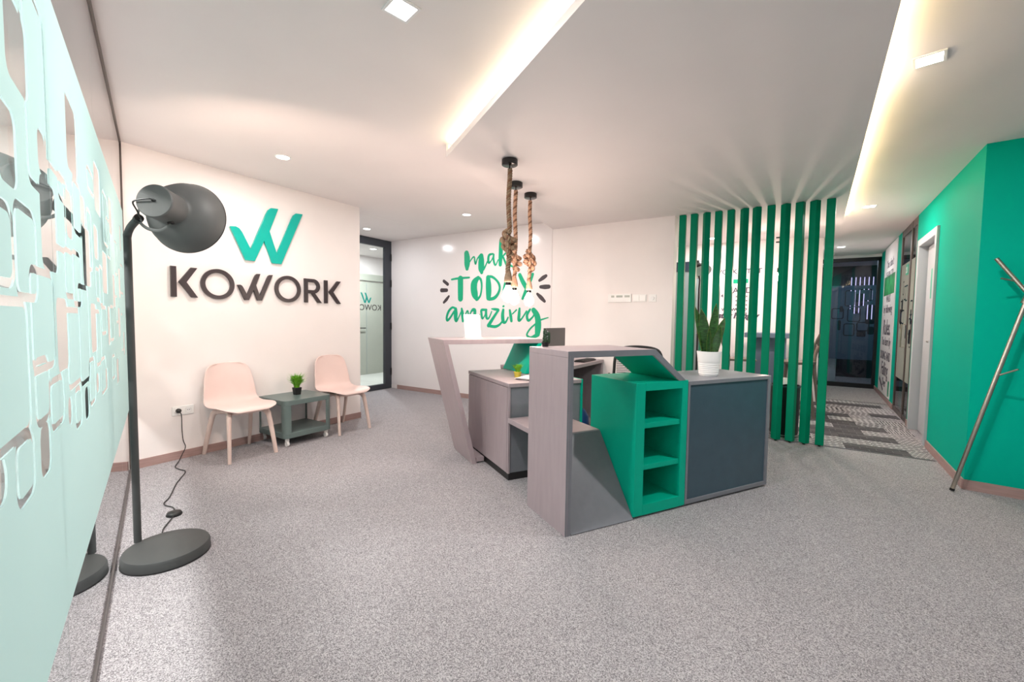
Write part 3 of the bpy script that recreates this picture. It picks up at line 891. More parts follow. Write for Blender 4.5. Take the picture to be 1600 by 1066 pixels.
# brush lettering on the back wall: strokes (x, z, width)
BR=[(0,[(-4.097,2.261,0.091),(-4.084,2.186,0.112),(-4.083,2.088,0.105),(-4.083,2.026,0.063)]),
(0,[(-4.033,2.122,0.017),(-3.98,2.185,0.024),(-3.945,2.195,0.024),(-3.933,2.128,0.031),(-3.917,2.09,0.027),(-3.888,2.161,0.024),(-3.843,2.207,0.034)]),
(0,[(-3.813,2.202,0.081),(-3.812,2.12,0.108),(-3.811,2.012,0.108),(-3.802,1.957,0.061)]),
(0,[(-3.766,1.998,0.034),(-3.736,2.044,0.027),(-3.693,2.125,0.02)]),
(0,[(-3.6,2.22,0.026),(-3.665,2.207,0.04),(-3.683,2.148,0.043),(-3.671,2.091,0.036),(-3.628,2.121,0.02),(-3.589,2.19,0.02)]),
(0,[(-3.585,2.207,0.033),(-3.588,2.142,0.036),(-3.569,2.07,0.033),(-3.544,2.054,0.023),(-3.505,2.125,0.019)]),
(0,[(-3.46,2.408,0.055),(-3.458,2.303,0.071),(-3.463,2.158,0.071),(-3.465,2.053,0.058)]),
(0,[(-3.421,2.172,0.026),(-3.366,2.221,0.029)]),
(0,[(-3.414,2.154,0.032),(-3.364,2.053,0.035)]),
(0,[(-3.316,2.125,0.025),(-3.262,2.167,0.025),(-3.249,2.201,0.025),(-3.29,2.215,0.032),(-3.331,2.172,0.038),(-3.33,2.091,0.038),(-3.287,2.031,0.032),(-3.226,2.01,0.025),(-3.186,2.031,0.022)]),
(0,[(-4.39,1.871,0.029),(-4.244,1.884,0.036),(-4.038,1.887,0.029)]),
(0,[(-4.212,1.871,0.107),(-4.21,1.721,0.107),(-4.209,1.567,0.1)]),
(0,[(-3.869,1.876,0.061),(-3.937,1.805,0.117),(-3.948,1.714,0.124),(-3.927,1.621,0.117),(-3.892,1.553,0.062)]),
(0,[(-3.873,1.55,0.041),(-3.821,1.613,0.034),(-3.8,1.74,0.034),(-3.816,1.843,0.041),(-3.869,1.885,0.041)]),
(0,[(-3.683,1.874,0.073),(-3.674,1.766,0.1),(-3.669,1.646,0.1),(-3.672,1.568,0.08)]),
(0,[(-3.683,1.886,0.04),(-3.61,1.88,0.04),(-3.537,1.833,0.036),(-3.486,1.772,0.039),(-3.471,1.701,0.039),(-3.505,1.619,0.046),(-3.569,1.564,0.053),(-3.657,1.547,0.047)]),
(0,[(-3.327,1.894,0.038),(-3.38,1.768,0.038),(-3.417,1.599,0.039)]),
(0,[(-3.313,1.894,0.057),(-3.249,1.735,0.063),(-3.185,1.555,0.038)]),
(0,[(-3.393,1.693,0.019),(-3.227,1.688,0.019)]),
(0,[(-3.129,1.888,0.056),(-3.075,1.787,0.068),(-3.014,1.7,0.067)]),
(0,[(-2.916,1.89,0.042),(-2.944,1.81,0.042),(-3.007,1.699,0.049),(-3.045,1.615,0.049),(-3.077,1.548,0.037)]),
(1,[(-4.553,1.852,0.052),(-4.473,1.798,0.055)]),
(1,[(-4.599,1.705,0.067),(-4.493,1.703,0.059)]),
(1,[(-4.446,1.606,0.037),(-4.496,1.555,0.055),(-4.551,1.508,0.041)]),
(1,[(-2.806,1.797,0.042),(-2.753,1.83,0.059),(-2.707,1.856,0.047)]),
(1,[(-2.786,1.707,0.047),(-2.72,1.705,0.064),(-2.661,1.706,0.058)]),
(1,[(-2.838,1.611,0.036),(-2.78,1.56,0.059),(-2.722,1.506,0.041)]),
(0,[(-4.305,1.407,0.036),(-4.371,1.426,0.036),(-4.445,1.369,0.044),(-4.486,1.279,0.044),(-4.477,1.221,0.044),(-4.419,1.26,0.037),(-4.337,1.363,0.036)]),
(0,[(-4.305,1.401,0.058),(-4.304,1.331,0.08),(-4.303,1.236,0.065),(-4.283,1.217,0.043),(-4.247,1.262,0.025),(-4.199,1.35,0.025)]),
(0,[(-4.184,1.407,0.036),(-4.167,1.325,0.061),(-4.158,1.213,0.043)]),
(0,[(-4.134,1.263,0.021),(-4.08,1.363,0.028),(-4.056,1.357,0.028),(-4.048,1.258,0.035)]),
(0,[(-4.032,1.283,0.028),(-4.002,1.351,0.028),(-3.963,1.388,0.049),(-3.925,1.376,0.055),(-3.931,1.271,0.055),(-3.923,1.222,0.041),(-3.877,1.253,0.021),(-3.833,1.315,0.02)]),
(0,[(-3.706,1.388,0.034),(-3.796,1.385,0.041),(-3.799,1.333,0.041),(-3.783,1.26,0.037),(-3.749,1.285,0.02),(-3.706,1.37,0.027)]),
(0,[(-3.714,1.388,0.04),(-3.713,1.315,0.047),(-3.697,1.261,0.04),(-3.66,1.267,0.027),(-3.61,1.364,0.02)]),
(0,[(-3.611,1.403,0.02),(-3.553,1.397,0.039),(-3.495,1.391,0.039)]),
(0,[(-3.488,1.385,0.039),(-3.566,1.286,0.046),(-3.666,1.153,0.06)]),
(0,[(-3.662,1.149,0.044),(-3.549,1.138,0.044),(-3.471,1.166,0.036),(-3.424,1.212,0.029)]),
(0,[(-3.404,1.387,0.043),(-3.414,1.309,0.057),(-3.401,1.219,0.057),(-3.362,1.206,0.035),(-3.317,1.278,0.025)]),
(0,[(-3.404,1.439,0.032),(-3.397,1.442,0.032)]),
(0,[(-3.289,1.381,0.035),(-3.272,1.297,0.049),(-3.26,1.227,0.042)]),
(0,[(-3.242,1.33,0.021),(-3.176,1.387,0.024)]),
(0,[(-3.124,1.406,0.034),(-3.13,1.33,0.048),(-3.133,1.241,0.048),(-3.092,1.255,0.027),(-3.007,1.368,0.027)]),
(0,[(-2.95,1.393,0.033),(-2.999,1.312,0.04),(-2.976,1.237,0.04),(-2.912,1.281,0.027),(-2.884,1.319,0.027)]),
(0,[(-2.893,1.384,0.073),(-2.842,1.319,0.086),(-2.82,1.239,0.092),(-2.818,1.147,0.099),(-2.826,1.047,0.079)]),
(0,[(-2.868,1.183,0.027),(-2.931,1.132,0.027),(-2.98,1.074,0.027),(-2.994,1.024,0.03),(-2.928,0.994,0.04),(-2.844,1.028,0.06)]),
(0,[(-2.785,1.246,0.026),(-2.662,1.281,0.016)])]

QT = thing('wall_lettering', 'green brush lettering make TODAY amazing with dark dashes on the back wall', 'wall lettering', (-3.3, 5.214, 1.4))
LET = [0, 4, 6, 9, 10, 12, 14, 16, 19, 27, 29, 32, 34, 37, 39, 42]      # first stroke of each letter
cur = None
for i, (k, st) in enumerate(BR):
    if k == 0 and i in LET:
        if cur is not None:
            cur.build('brush_letter', M_brush_green, QT)
        cur = MB()
    tgt = MB() if k else cur
    P = spline(st, 8)
    n = len(P)
    yy = -0.0012 - 0.0003 * (i % 4)
    Lp, Rp, Dp = [], [], []
    for j in range(n):
        a, b = P[max(j - 1, 0)], P[min(j + 1, n - 1)]
        d = np.array((b[0] - a[0], b[1] - a[1]))
        d = d / (np.linalg.norm(d) + 1e-9)
        w = P[j][2] / 2
        Lp.append((P[j][0] - d[1] * w + 3.3, yy, P[j][1] + d[0] * w - 1.4))
        Rp.append((P[j][0] + d[1] * w + 3.3, yy, P[j][1] - d[0] * w - 1.4))
        Dp.append(d)
    tgt.add(Lp + Rp, [(j, j + 1, n + j + 1, n + j) for j in range(n - 1)])
    for e, sg in ((0, -1), (n - 1, 1)):                                       # round ends
        c, w, d = P[e], P[e][2] / 2, Dp[e] * sg
        tgt.add([(c[0] + 3.3 + w * (d[0] * math.cos(q) - d[1] * math.sin(q)), yy, c[1] - 1.4 + w * (d[1] * math.cos(q) + d[0] * math.sin(q))) for q in np.linspace(-math.pi / 2, math.pi / 2, 9)], [tuple(range(9))])
    if k:
        tgt.build('brush_dash', M_brush_dark, QT)
cur.build('brush_letter', M_brush_green, QT)

# mirrored logo sticker on the entrance door glass
ST = thing('door_sticker', 'mirrored KOWORK sticker on the entrance door glass', 'sticker', (-5.793, 4.69, 1.40))
k_ = 0.22 / 0.713
MB().prism([(0.0015, -(y - 2.3275) * k_ + 0.0, (z - 1.784) * k_ + 0.09) for y, z in WP], (0.0008, 0, 0)).build('emblem', M_teal_logo, ST)
text('lettering', 'KOWORK', 0.14, M_dark_logo, Matrix(((0, 0, 1, 0.002), (-1, 0, 0, 0.0), (0, 1, 0, -0.03), (0, 0, 0, 1))), ST)

# small printed text on the lounge wall
TX = thing('wall_text', 'small dark printed text with a green bar on the lounge wall', 'wall lettering', (-0.56, 8.0, 1.4))
def lt(s, size, x, z, sh=0.0, m=M_ink, bold=0.002):
    text('lettering', s, size, m, Matrix.Translation((x, -0.002, z)) @ Matrix.Rotation(math.pi / 2, 4, 'X'), TX, shear=sh, bold=bold)
lt('WORK  AT  IT', 0.11, 0.0, 0.66)
B(-0.06, 0.16, -0.003, -0.001, 0.50, 0.57).build('green_bar', M_brush_green, TX)
lt('AND', 0.13, 0.08, 0.34)
lt('14', 0.08, -0.24, 0.27)
for q in range(5):
    lt('x v x n x', 0.05, 0.07, 0.27 - q * 0.07)
lt('WE  WORK', 0.07, -0.04, 0.04)
lt('stay hungry', 0.13, 0.02, -0.08, 0.25, bold=0.006)

# ================================================================== RECEPTION DESK (local axes: a along the front, b away from it)
DO = Vector((-0.981, 2.177, 0.0))
DZ = math.radians(90 - 32.08)
DA = Vector((math.cos(DZ), math.sin(DZ), 0))
DB = Vector((-math.sin(DZ), math.cos(DZ), 0))
def dpos(a, b, z=0.0):
    p = DO + DA * a + DB * b
    return (p.x, p.y, z)
def dthing(name, label, cat, a, b, z=0.0, group=None):
    t = thing(name, label, cat, dpos(a, b, z), DZ, group)
    return t, Matrix.Translation((-a, -b, -z))

# folded arch panel nearest the camera
t, M = dthing('arch_panel', 'mauve grey folded arch panel with a slanted end over the green shelf unit', 'desk panel', 0.3, 0.23)
B(0.0, 0.038, 0.0, 0.46, 0.0, 1.036, M=M).build('leg_panel', M_lam, t, bev=0.002)
B(0.0, 0.655, 0.0, 0.46, 1.036, 1.073, M=M).build('top_panel', M_lam, t, bev=0.002)
dg = MB().prism([(0.640, 0.0, 1.036), (0.655, 0.0, 1.073), (0.930, 0.0, 0.863), (0.872, 0.0, 0.863)], (0, 0.46, 0), M).build('slanted_panel', M_lam, t, bev=0.002)
MB().prism([(0.637, 0.012, 1.0355), (0.642, 0.012, 1.0375), (0.874, 0.012, 0.864), (0.868, 0.012, 0.864)], (0, 0.436, 0), M).build('green_lining', M_green, dg)
B(0.0, 0.038, -0.002, 0.0, 0.0, 1.036, M=M).build('edge_band', M_lam_edge, t)
MB().prism([(0.0, -0.002, 1.036), (0.640, -0.002, 1.036), (0.872, -0.002, 0.863), (0.930, -0.002, 0.863), (0.655, -0.002, 1.073), (0.0, -0.002, 1.073)], (0, 0.002, 0), M).build('edge_band', M_lam_edge, t)
B(0.012, 0.0135, -0.0026, -0.002, 0.0, 1.05, M=M).build('edge_line', M_lam, t)

# shelf board with the sloping front board
t, M = dthing('shelf_ramp', 'low grey shelf with a sloping slate front board inside the arch panel', 'shelf', 0.28, 0.5)
MB().prism([(0.042, 0.36, 0.455), (0.508, 0.36, 0.455), (0.508, 0.895, 0.455), (0.060, 0.895, 0.455), (0.060, 0.462, 0.455), (0.042, 0.462, 0.455)], (0, 0, 0.037), M).build('shelf_board', M_lam, t, bev=0.002)
MB().prism([(0.042, -0.004, 0.004), (0.042, 0.018, 0.004), (0.042, 0.385, 0.455), (0.042, 0.36, 0.492), (0.042, 0.348, 0.486)], (0.466, 0, 0), M).build('sloping_board', M_lam_edge, t, bev=0.0015)
MB().prism([(0.06, 0.03, 0.0), (0.06, 0.35, 0.0), (0.06, 0.35, 0.40)], (0.02, 0, 0), M).build('bracket', M_dark, t)

# green open shelf unit
t, M = dthing('shelf_unit', 'green lacquered open shelf unit with three compartments', 'shelf unit', 0.733, 0.23)
z0, z1 = 0.014, 0.862
B(0.510, 0.585, 0.0, 0.46, z0, z1, M=M).build('side_panel', M_green, t, bev=0.002)
B(0.905, 0.957, 0.0, 0.46, z0, z1, M=M).build('side_panel', M_green, t, bev=0.002)
B(0.585, 0.905, 0.0, 0.46, 0.812, z1, M=M).build('top_panel', M_green, t)
B(0.585, 0.905, 0.0, 0.46, z0, 0.082, M=M).build('bottom_panel', M_green, t)
B(0.585, 0.905, 0.44, 0.46, 0.082, 0.812, M=M).build('back_panel', M_green, t)
for z in (0.302, 0.570):
    B(0.585, 0.905, 0.012, 0.44, z, z + 0.033, M=M).build('shelf', M_green, t, bev=0.0015)
B(0.53, 0.94, 0.03, 0.44, 0.0, z0, M=M).build('plinth', M_dark, t)

# slate cabinet at the right end
t, M = dthing('desk_cabinet', 'slate fronted cabinet with grey edges at the right end of the desk', 'cabinet', 1.395, 0.23)
B(0.960, 1.832, 0.0, 0.46, 0.826, 0.852, M=M).build('top_panel', M_lam_edge, t, bev=0.0015)
B(0.960, 1.832, 0.0, 0.46, 0.014, 0.042, M=M).build('bottom_panel', M_lam_edge, t, bev=0.0015)
B(0.960, 0.980, 0.0, 0.46, 0.042, 0.826, M=M).build('side_panel', M_lam_edge, t, bev=0.0015)
B(1.804, 1.832, 0.0, 0.46, 0.042, 0.826, M=M).build('side_panel', M_lam_edge, t, bev=0.0015)
B(0.980, 1.804, 0.010, 0.028, 0.042, 0.826, M=M).build('front_panel', M_panel, t)
B(0.980, 1.804, 0.44, 0.46, 0.042, 0.826, M=M).build('back_panel', M_lam, t)
B(0.99, 1.80, 0.03, 0.44, 0.0, 0.014, M=M).build('plinth', M_dark, t)

# left cabinet
t, M = dthing('desk_cabinet', 'mauve grey two door cabinet under the raised counter', 'cabinet', 0.40, 1.34)
B(0.078, 0.735, 0.912, 1.78, 0.055, 0.727, M=M).build('body', M_lam_edge, t)
B(0.062, 0.735, 0.898, 1.79, 0.727, 0.757, M=M).build('top_panel', M_lam, t, bev=0.0015)
B(0.064, 0.080, 0.900, 0.922, 0.055, 0.726, M=M).build('corner_post', M_lam, t)
for b0, b1 in ((0.926, 1.352), (1.356, 1.78)):
    B(0.062, 0.078, b0, b1, 0.058, 0.722, M=M).build('door', M_lam, t, bev=0.0015)
B(0.072, 0.735, 0.905, 1.775, 0.0, 0.055, M=M).build('plinth', M_dark, t)
B(0.735, 0.750, 0.898, 1.79, 0.0, 0.757, M=M).build('green_side_panel', M_green, t)

# raised counter straddling the left cabinet
t, M = dthing('raised_counter', 'raised mauve counter with a leaning leg and green inner support', 'counter', 0.15, 1.6)
MB().prism([(-0.055, 1.36, 0.0), (-0.012, 1.36, 0.0), (-0.272, 1.36, 1.036), (-0.310, 1.36, 1.036)], (0, 0.48, 0), M).build('leaning_leg', M_lam, t, bev=0.002)
MB().prism([(-0.310, 1.36, 1.036), (-0.32, 1.36, 1.075), (0.64, 1.36, 1.075), (0.625, 1.36, 1.036)], (0, 0.48, 0), M).build('counter_top', M_lam, t, bev=0.002)
MB().prism([(0.580, 1.36, 1.036), (0.622, 1.36, 1.036), (0.488, 1.36, 0.759), (0.446, 1.36, 0.759)], (0, 0.48, 0), M).build('slanted_support', M_green, t, bev=0.002)
B(-0.014, 0.058, 1.37, 1.83, 0.012, 0.05, M=M).build('foot_board', M_lam, t)

# work desk against the back wall
t = thing('work_desk', 'grey work desk against the back wall behind the reception arch', 'desk', (-2.2, 4.5, 0))
Md = Matrix.Translation((2.2, -4.5, 0))
B(-2.55, -1.85, 3.86, 5.205, 0.712, 0.750, M=Md).build('desk_top', M_lam, t, bev=0.002)
B(-2.55, -1.86, 5.165, 5.204, 0.0, 0.712, M=Md).build('end_panel', M_lam, t, bev=0.002)
B(-2.55, -1.86, 3.87, 3.91, 0.0, 0.712, M=Md).build('end_panel', M_lam, t, bev=0.002)
B(-2.5, -2.46, 3.91, 5.165, 0.1, 0.712, M=Md).build('modesty_panel', M_dark, t)

# things on the desk
t = thing('monitor', 'flat grey brown monitor standing behind the raised counter', 'monitor', (-2.02, 4.16, 0.75))
B(-0.03, 0.0, -0.25, 0.23, 0.10, 0.412).build('housing', M_black, t, bev=0.004)
B(0.0, 0.004, -0.25, 0.218, 0.108, 0.408).build('screen', M_screen, t)
B(-0.05, -0.03, -0.03, 0.03, 0.01, 0.25).build('stand_neck', M_black, t, bev=0.003)
MB().rrect(0.09, 0.12, 0.0, 0.012, 0.03).build('stand_foot', M_black, t)
kb = thing('keyboard', 'black keyboard on the work desk seen through the arch panel', 'keyboard', (-1.96, 4.86, 0.75))
MB().rrect(0.065, 0.2, 0.0, 0.018, 0.012).build('body', M_black, kb)
mk = MB()
for i in range(4):
    for j in range(12):
        mk.box(-0.052 + i * 0.027, -0.030 + i * 0.027, -0.185 + j * 0.031, -0.160 + j * 0.031, 0.018, 0.024)
mk.build('keys', M_mesh, kb)['kind'] = 'stuff'

pp = thing('paper_sign', 'blank white paper sign standing on the raised counter', 'sign', dpos(0.06, 1.66, 1.075), DZ + math.radians(10))
MB().prism([(-0.085, 0.0, 0.002), (0.085, 0.0, 0.002), (0.085, 0.035, 0.215), (-0.085, 0.035, 0.215)], (0, 0.003, 0)).build('sheet', M_paper, pp)
B(-0.085, 0.085, -0.03, 0.04, 0.0, 0.003).build('foot', M_white, pp)

# cactus on the arch panel
ca = thing('cactus_pot', 'small dark cactus with three stems standing at the back edge of the arch panel', 'cactus', dpos(0.095, 0.415, 1.073))
MB().lathe([(0.020, 0.0), (0.026, 0.028), (0.028, 0.03), (0.024, 0.03)], 16).build('pot', M_black, ca, smooth=40)
mc = MB()
for (x, y, h, r) in ((0.0, -0.006, 0.115, 0.014), (0.018, 0.008, 0.10, 0.012), (-0.016, 0.008, 0.065, 0.010)):
    n = 12
    prof = [(r * 0.8, 0.02), (r, 0.035), (r, h - r), (r * 0.7, h - r * 0.35), (0.001, h)]
    vs, fs = [], []
    for i, (q, z) in enumerate(prof):
        for j in range(2 * n):
            rr = q * (1.0 if j % 2 else 0.82)
            vs.append((x + rr * math.cos(math.pi * j / n), y + rr * math.sin(math.pi * j / n), z))
    for i in range(len(prof) - 1):
        for j in range(2 * n):
            a, b = i * 2 * n, (i + 1) * 2 * n
            fs.append((a + j, a + (j + 1) % (2 * n), b + (j + 1) % (2 * n), b + j))
    mc.add(vs, fs)
mc.build('stems', M_cactus, ca)
ms = MB()
for i in range(70):
    a, z = rnd.uniform(0, 6.28), rnd.uniform(0.04, 0.105)
    x0, y0 = 0.013 * math.cos(a), -0.006 + 0.013 * math.sin(a)
    ms.tube([(x0, y0, z), (x0 + 0.008 * math.cos(a), y0 + 0.008 * math.sin(a), z + 0.002)], 0.0006, 3)
o = ms.build('spines', M_paper, ca)
o['kind'] = 'stuff'

# papers and a small plant on the left cabinet
t = thing('small_plant', 'little bright green plant beside white papers on the left cabinet', 'plant', dpos(0.30, 1.22, 0.757))
MB().lathe([(0.026, 0.0), (0.034, 0.045), (0.030, 0.045)], 16).build('pot', M_yellow, t, smooth=40)
def tuft(n, r0, h0, h1, spread, w=0.004, seed=1):
    r = random.Random(seed)
    m = MB()
    for i in range(n):
        a = r.uniform(0, 2 * math.pi)
        q = r0 * math.sqrt(r.random())
        h = r.uniform(h0, h1)
        lean = spread * (0.25 + 0.75 * r.random()) 
        x, y = q * math.cos(a), q * math.sin(a)
        a2 = a + r.uniform(-0.6, 0.6)
        P = [Vector((x + lean * k * k * math.cos(a2) , y + lean * k * k * math.sin(a2), h * (k - 0.12 * k * k))) for k in (0, 0.35, 0.7, 1.0)]
        sx, sy = -math.sin(a2) * w, math.cos(a2) * w
        vs = []
        for k, p in enumerate(P):
            ww = (0.7, 1.0, 0.8, 0.08)[k]
            vs += [(p.x - sx * ww, p.y - sy * ww, p.z), (p.x + sx * ww, p.y + sy * ww, p.z + 0.001)]
        m.add(vs, [(0, 1, 3, 2), (2, 3, 5, 4), (4, 5, 7, 6)])
        for k in (1, 2):       # side leaflets
            p = P[k]
            for sg in (-1, 1):
                m.add([tuple(p), (p.x + sg * sx * 3 + r.uniform(-.004, .004), p.y + sg * sy * 3, p.z + 0.010), (p.x + sg * sx * 1.2, p.y + sg * sy * 1.2, p.z + 0.014)], [(0, 1, 2)])
    return m
o = tuft(60, 0.02, 0.05, 0.09, 0.05, 0.003, 5)
o = o.build('leaves', M_grass, t, loc=(0, 0, 0.04))
o['kind'] = 'stuff'
t = thing('paper_stack', 'loose white papers lying on the left cabinet behind the arch panel', 'papers', dpos(0.33, 1.08, 0.757), DZ + 0.3)
for i in range(4):
    M = Matrix.Rotation(0.12 * i, 4, 'Z')
    vs = [(x, y, 0.003 + 0.004 * i + 0.03 * max(0, x) ** 1.0 * (i / 3)) for x in (-0.10, -0.03, 0.04, 0.10) for y in (-0.07, 0.07)]
    MB().add(vs, [(2 * k, 2 * k + 1, 2 * k + 3, 2 * k + 2) for k in range(3)], M).build('sheet', M_paper, t)

# snake plant in a white pot on the right cabinet
sp = thing('snake_plant', 'snake plant with upright dark leaves in a ribbed white pot on the desk', 'potted plant', (-0.405, 3.415, 0.852))
prof = [(0.060, 0.0), (0.064, 0.006)]
for i in range(7):
    z = 0.012 + i * 0.014
    prof += [(0.0655 + 0.0013 * i, z), (0.0685 + 0.0013 * i, z + 0.007)]
prof += [(0.078, 0.125), (0.084, 0.176), (0.0845, 0.182), (0.079, 0.182), (0.074, 0.150)]
MB().lathe(prof, 40, cap1=False).build('pot', M_pot, sp, smooth=35)
MB().lathe([(0.074, 0.148), (0.0745, 0.155)], 32).build('soil', M_soil, sp)
# leaf: base (x,y), tip (x,y,z), width
vx, vy = 0.85, 0.53     # direction across the view
for k, (b, tx, ty, tz, w, tw_) in enumerate(((-0.030, -0.115, 0.0, 0.510, 0.026, 0.3), (-0.015, -0.075, -0.01, 0.495, 0.026, -0.4), (0.012, 0.040, 0.0, 0.535, 0.027, 0.2), (0.030, 0.110, 0.01, 0.430, 0.023, -0.2),
                                            (0.0, -0.02, -0.03, 0.36, 0.024, 0.6), (-0.035, -0.085, 0.03, 0.40, 0.022, 0.9), (0.035, 0.065, -0.025, 0.37, 0.022, -0.8))):
    m, e = MB(), MB()
    n = 9
    vs = []
    for i in range(n):
        q = i / (n - 1)
        c = b + (tx - b) * (q ** 1.3)
        cy = ty * q
        z = 0.145 + (tz - 0.145) * q
        ww = 1.2 * w * (0.75 + 0.9 * q - 1.65 * q ** 4) * (1 if i < n - 1 else 0.02)
        an = tw_ * (0.4 + q)
        ca_, sa_ = math.cos(an), math.sin(an)
        px, py = c * vx - cy * vy, c * vy + cy * vx
        dx, dy = (vx * ca_ - vy * sa_) * ww, (vy * ca_ + vx * sa_) * ww
        nx, ny = -dy / (ww + 1e-6) * 0.007, dx / (ww + 1e-6) * 0.007
        vs += [(px - dx, py - dy, z), (px + nx, py + ny, z), (px + dx, py + dy, z), (px + nx * 1.6, py + ny * 1.6, z)]
        
    fs = []
    for i in range(n - 1):
        a, b2 = 4 * i, 4 * (i + 1)
        fs += [(a + j, a + (j + 1) % 4, b2 + (j + 1) % 4, b2 + j) for j in range(4)]
    lf = m.add(vs, fs).build('leaf', M_leaf, sp, smooth=60)
    for sgn in (0, 2):
        e.tube([vs[4 * i + sgn] for i in range(n)], 0.0012, 4)
    e.build('leaf_margin', M_leaf_edge, lf)

# blue bag under the work desk
t = tag(MB().lathe([(0.05, 0.0), (0.10, 0.01), (0.12, 0.08), (0.11, 0.20), (0.07, 0.27), (0.03, 0.30)], 14).build('waste_bag', M_blue, None, smooth=60), 'blue bag on the floor behind the arch panel', 'bag')
t.location = (-1.80, 4.30, 0)

# office chair behind the desk
oc = thing('office_chair', 'black mesh office chair behind the arch panel', 'office chair', (-1.155, 4.27, 0), math.radians(105))
MB().rrect(0.24, 0.24, 0.44, 0.51, 0.08).build('seat', M_black, oc, bev=0.01)
fr = [(-0.25, y, z) for y, z in ((-0.20, 0.58), (-0.22, 0.80), (-0.20, 0.94), (-0.14, 0.99), (0, 1.005), (0.14, 0.99), (0.20, 0.94), (0.22, 0.80), (0.20, 0.58), (0.0, 0.55))]
bk = MB().tube(spline(fr + [fr[0]], 4)[:-1], 0.014, 8, closed=True).build('back_frame', M_black, oc, smooth=80)
mm = MB()
for i in range(24):
    z = 0.59 + i * 0.0165
    h = 0.20 if z < 0.9 else 0.20 - (z - 0.9) * 0.6
    mm.tube([(-0.25, -h, z), (-0.262, 0, z), (-0.25, h, z)], 0.0035, 4)
mm.build('back_mesh', M_mesh, bk)['kind'] = 'stuff'
MB().tube([(-0.02, 0, 0.42), (-0.22, 0, 0.44), (-0.27, 0, 0.6)], 0.025, 8).build('back_support', M_black, oc)
MB().tube([(0, 0, 0.08), (0, 0, 0.44)], 0.028, 12).build('gas_lift', M_black_gloss, oc)
for k in range(5):
    a = 2 * math.pi * k / 5
    lg = MB().tube([(0, 0, 0.11), (0.29 * math.cos(a), 0.29 * math.sin(a), 0.07)], [0.026, 0.016], 8).build('base_leg', M_black, oc)
    MB().tube([(0.29 * math.cos(a) - 0.02 * math.sin(a), 0.29 * math.sin(a) + 0.02 * math.cos(a), 0.03), (0.29 * math.cos(a) + 0.02 * math.sin(a), 0.29 * math.sin(a) - 0.02 * math.cos(a), 0.03)], 0.03, 12).build('caster', M_black, lg)
for s_ in (-1, 1):
    MB().tube([(-0.1, s_ * 0.25, 0.46), (-0.1, s_ * 0.29, 0.5), (-0.1, s_ * 0.29, 0.67), (0.1, s_ * 0.29, 0.69)], 0.014, 8).build('armrest', M_black, oc)

# ================================================================== WAITING CORNER
def make_chair(label):
    c = thing('shell_chair', label, 'chair', (-4.085, 1.906, 0), 0, 'pink beige shell chairs by the logo wall')
    prof = [(.252, .418, .125), (.254, .430, .170), (.236, .441, .212), (.19, .444, .232), (.12, .438, .240), (.04, .430, .240), (-.04, .426, .238), (-.10, .434, .234), (-.145, .460, .228), (-.172, .505, .224), (-.188, .56, .220), (-.202, .62, .214), (-.215, .68, .206), (-.227, .74, .193), (-.235, .785, .172), (-.240, .812, .130), (-.241, .818, .10)]
    vs, fs = [], []
    N = 15
    for i, (x, z, hw) in enumerate(prof):
        k = i / (len(prof) - 1)
        back = min(1, max(0, (z - 0.44) / 0.12)) if x < 0 else 0
        seatc = (1 - back) * (1 - max(0, (x - 0.12) / 0.14)) if x < 0.25 else 0
        for j in range(N):
            u = -1 + 2 * j / (N - 1)
            vs.append((x + 0.035 * back * u * u + 0.0 , u * hw, z + 0.020 * seatc * u * u + (0.0 if back else -0.012 * (x > 0.2) * (1 - u * u) * 0)))
    for i in range(len(prof) - 1):
        for j in range(N - 1):
            a = i * N + j
            fs.append((a, a + 1, a + N + 1, a + N))
    sh = MB().add(vs, fs).build('seat_shell', M_chair, c)
    sh.data.shade_smooth()
    md = sh.modifiers.new('solid', 'SOLIDIFY')
    md.thickness = 0.012
    md.offset = -1
    md = sh.modifiers.new('sub', 'SUBSURF')
    md.levels = 1
    md.render_levels = 2
    fr = MB()
    fr.rrect(0.17, 0.135, 0.392, 0.416, 0.05, cx=0.02)
    fr.build('seat_frame', M_chairleg, c, bev=0.006)
    for sx, sy in ((1, -1), (1, 1), (-1, -1), (-1, 1)):
        if sx > 0:
            P = [(0.06, sy * 0.10, .402), (.13, sy * .142, .400), (.168, sy * .160, .375), (.183, sy * .168, .33), (.212, sy * .182, .17), (.240, sy * .195, 0.0)]
        else:
            P = [(-.02, sy * .10, .402), (-.085, sy * .142, .400), (-.118, sy * .158, .375), (-.135, sy * .165, .33), (-.182, sy * .180, .17), (-.235, sy * .193, 0.0)]
        MB().tube(spline(P, 4), [0.026 - 0.009 * max(0, (i - 8)) / 12 for i in range(21)], 10, flat=0.8).build('leg', M_chairleg, c, smooth=70)
    return c
ch = make_chair('pink beige shell chair nearest the floor lamp, left of the low table')
dup(ch, (-4.085, 2.962, 0), 0.0, 'pink beige shell chair right of the low table, next to the wall corner')

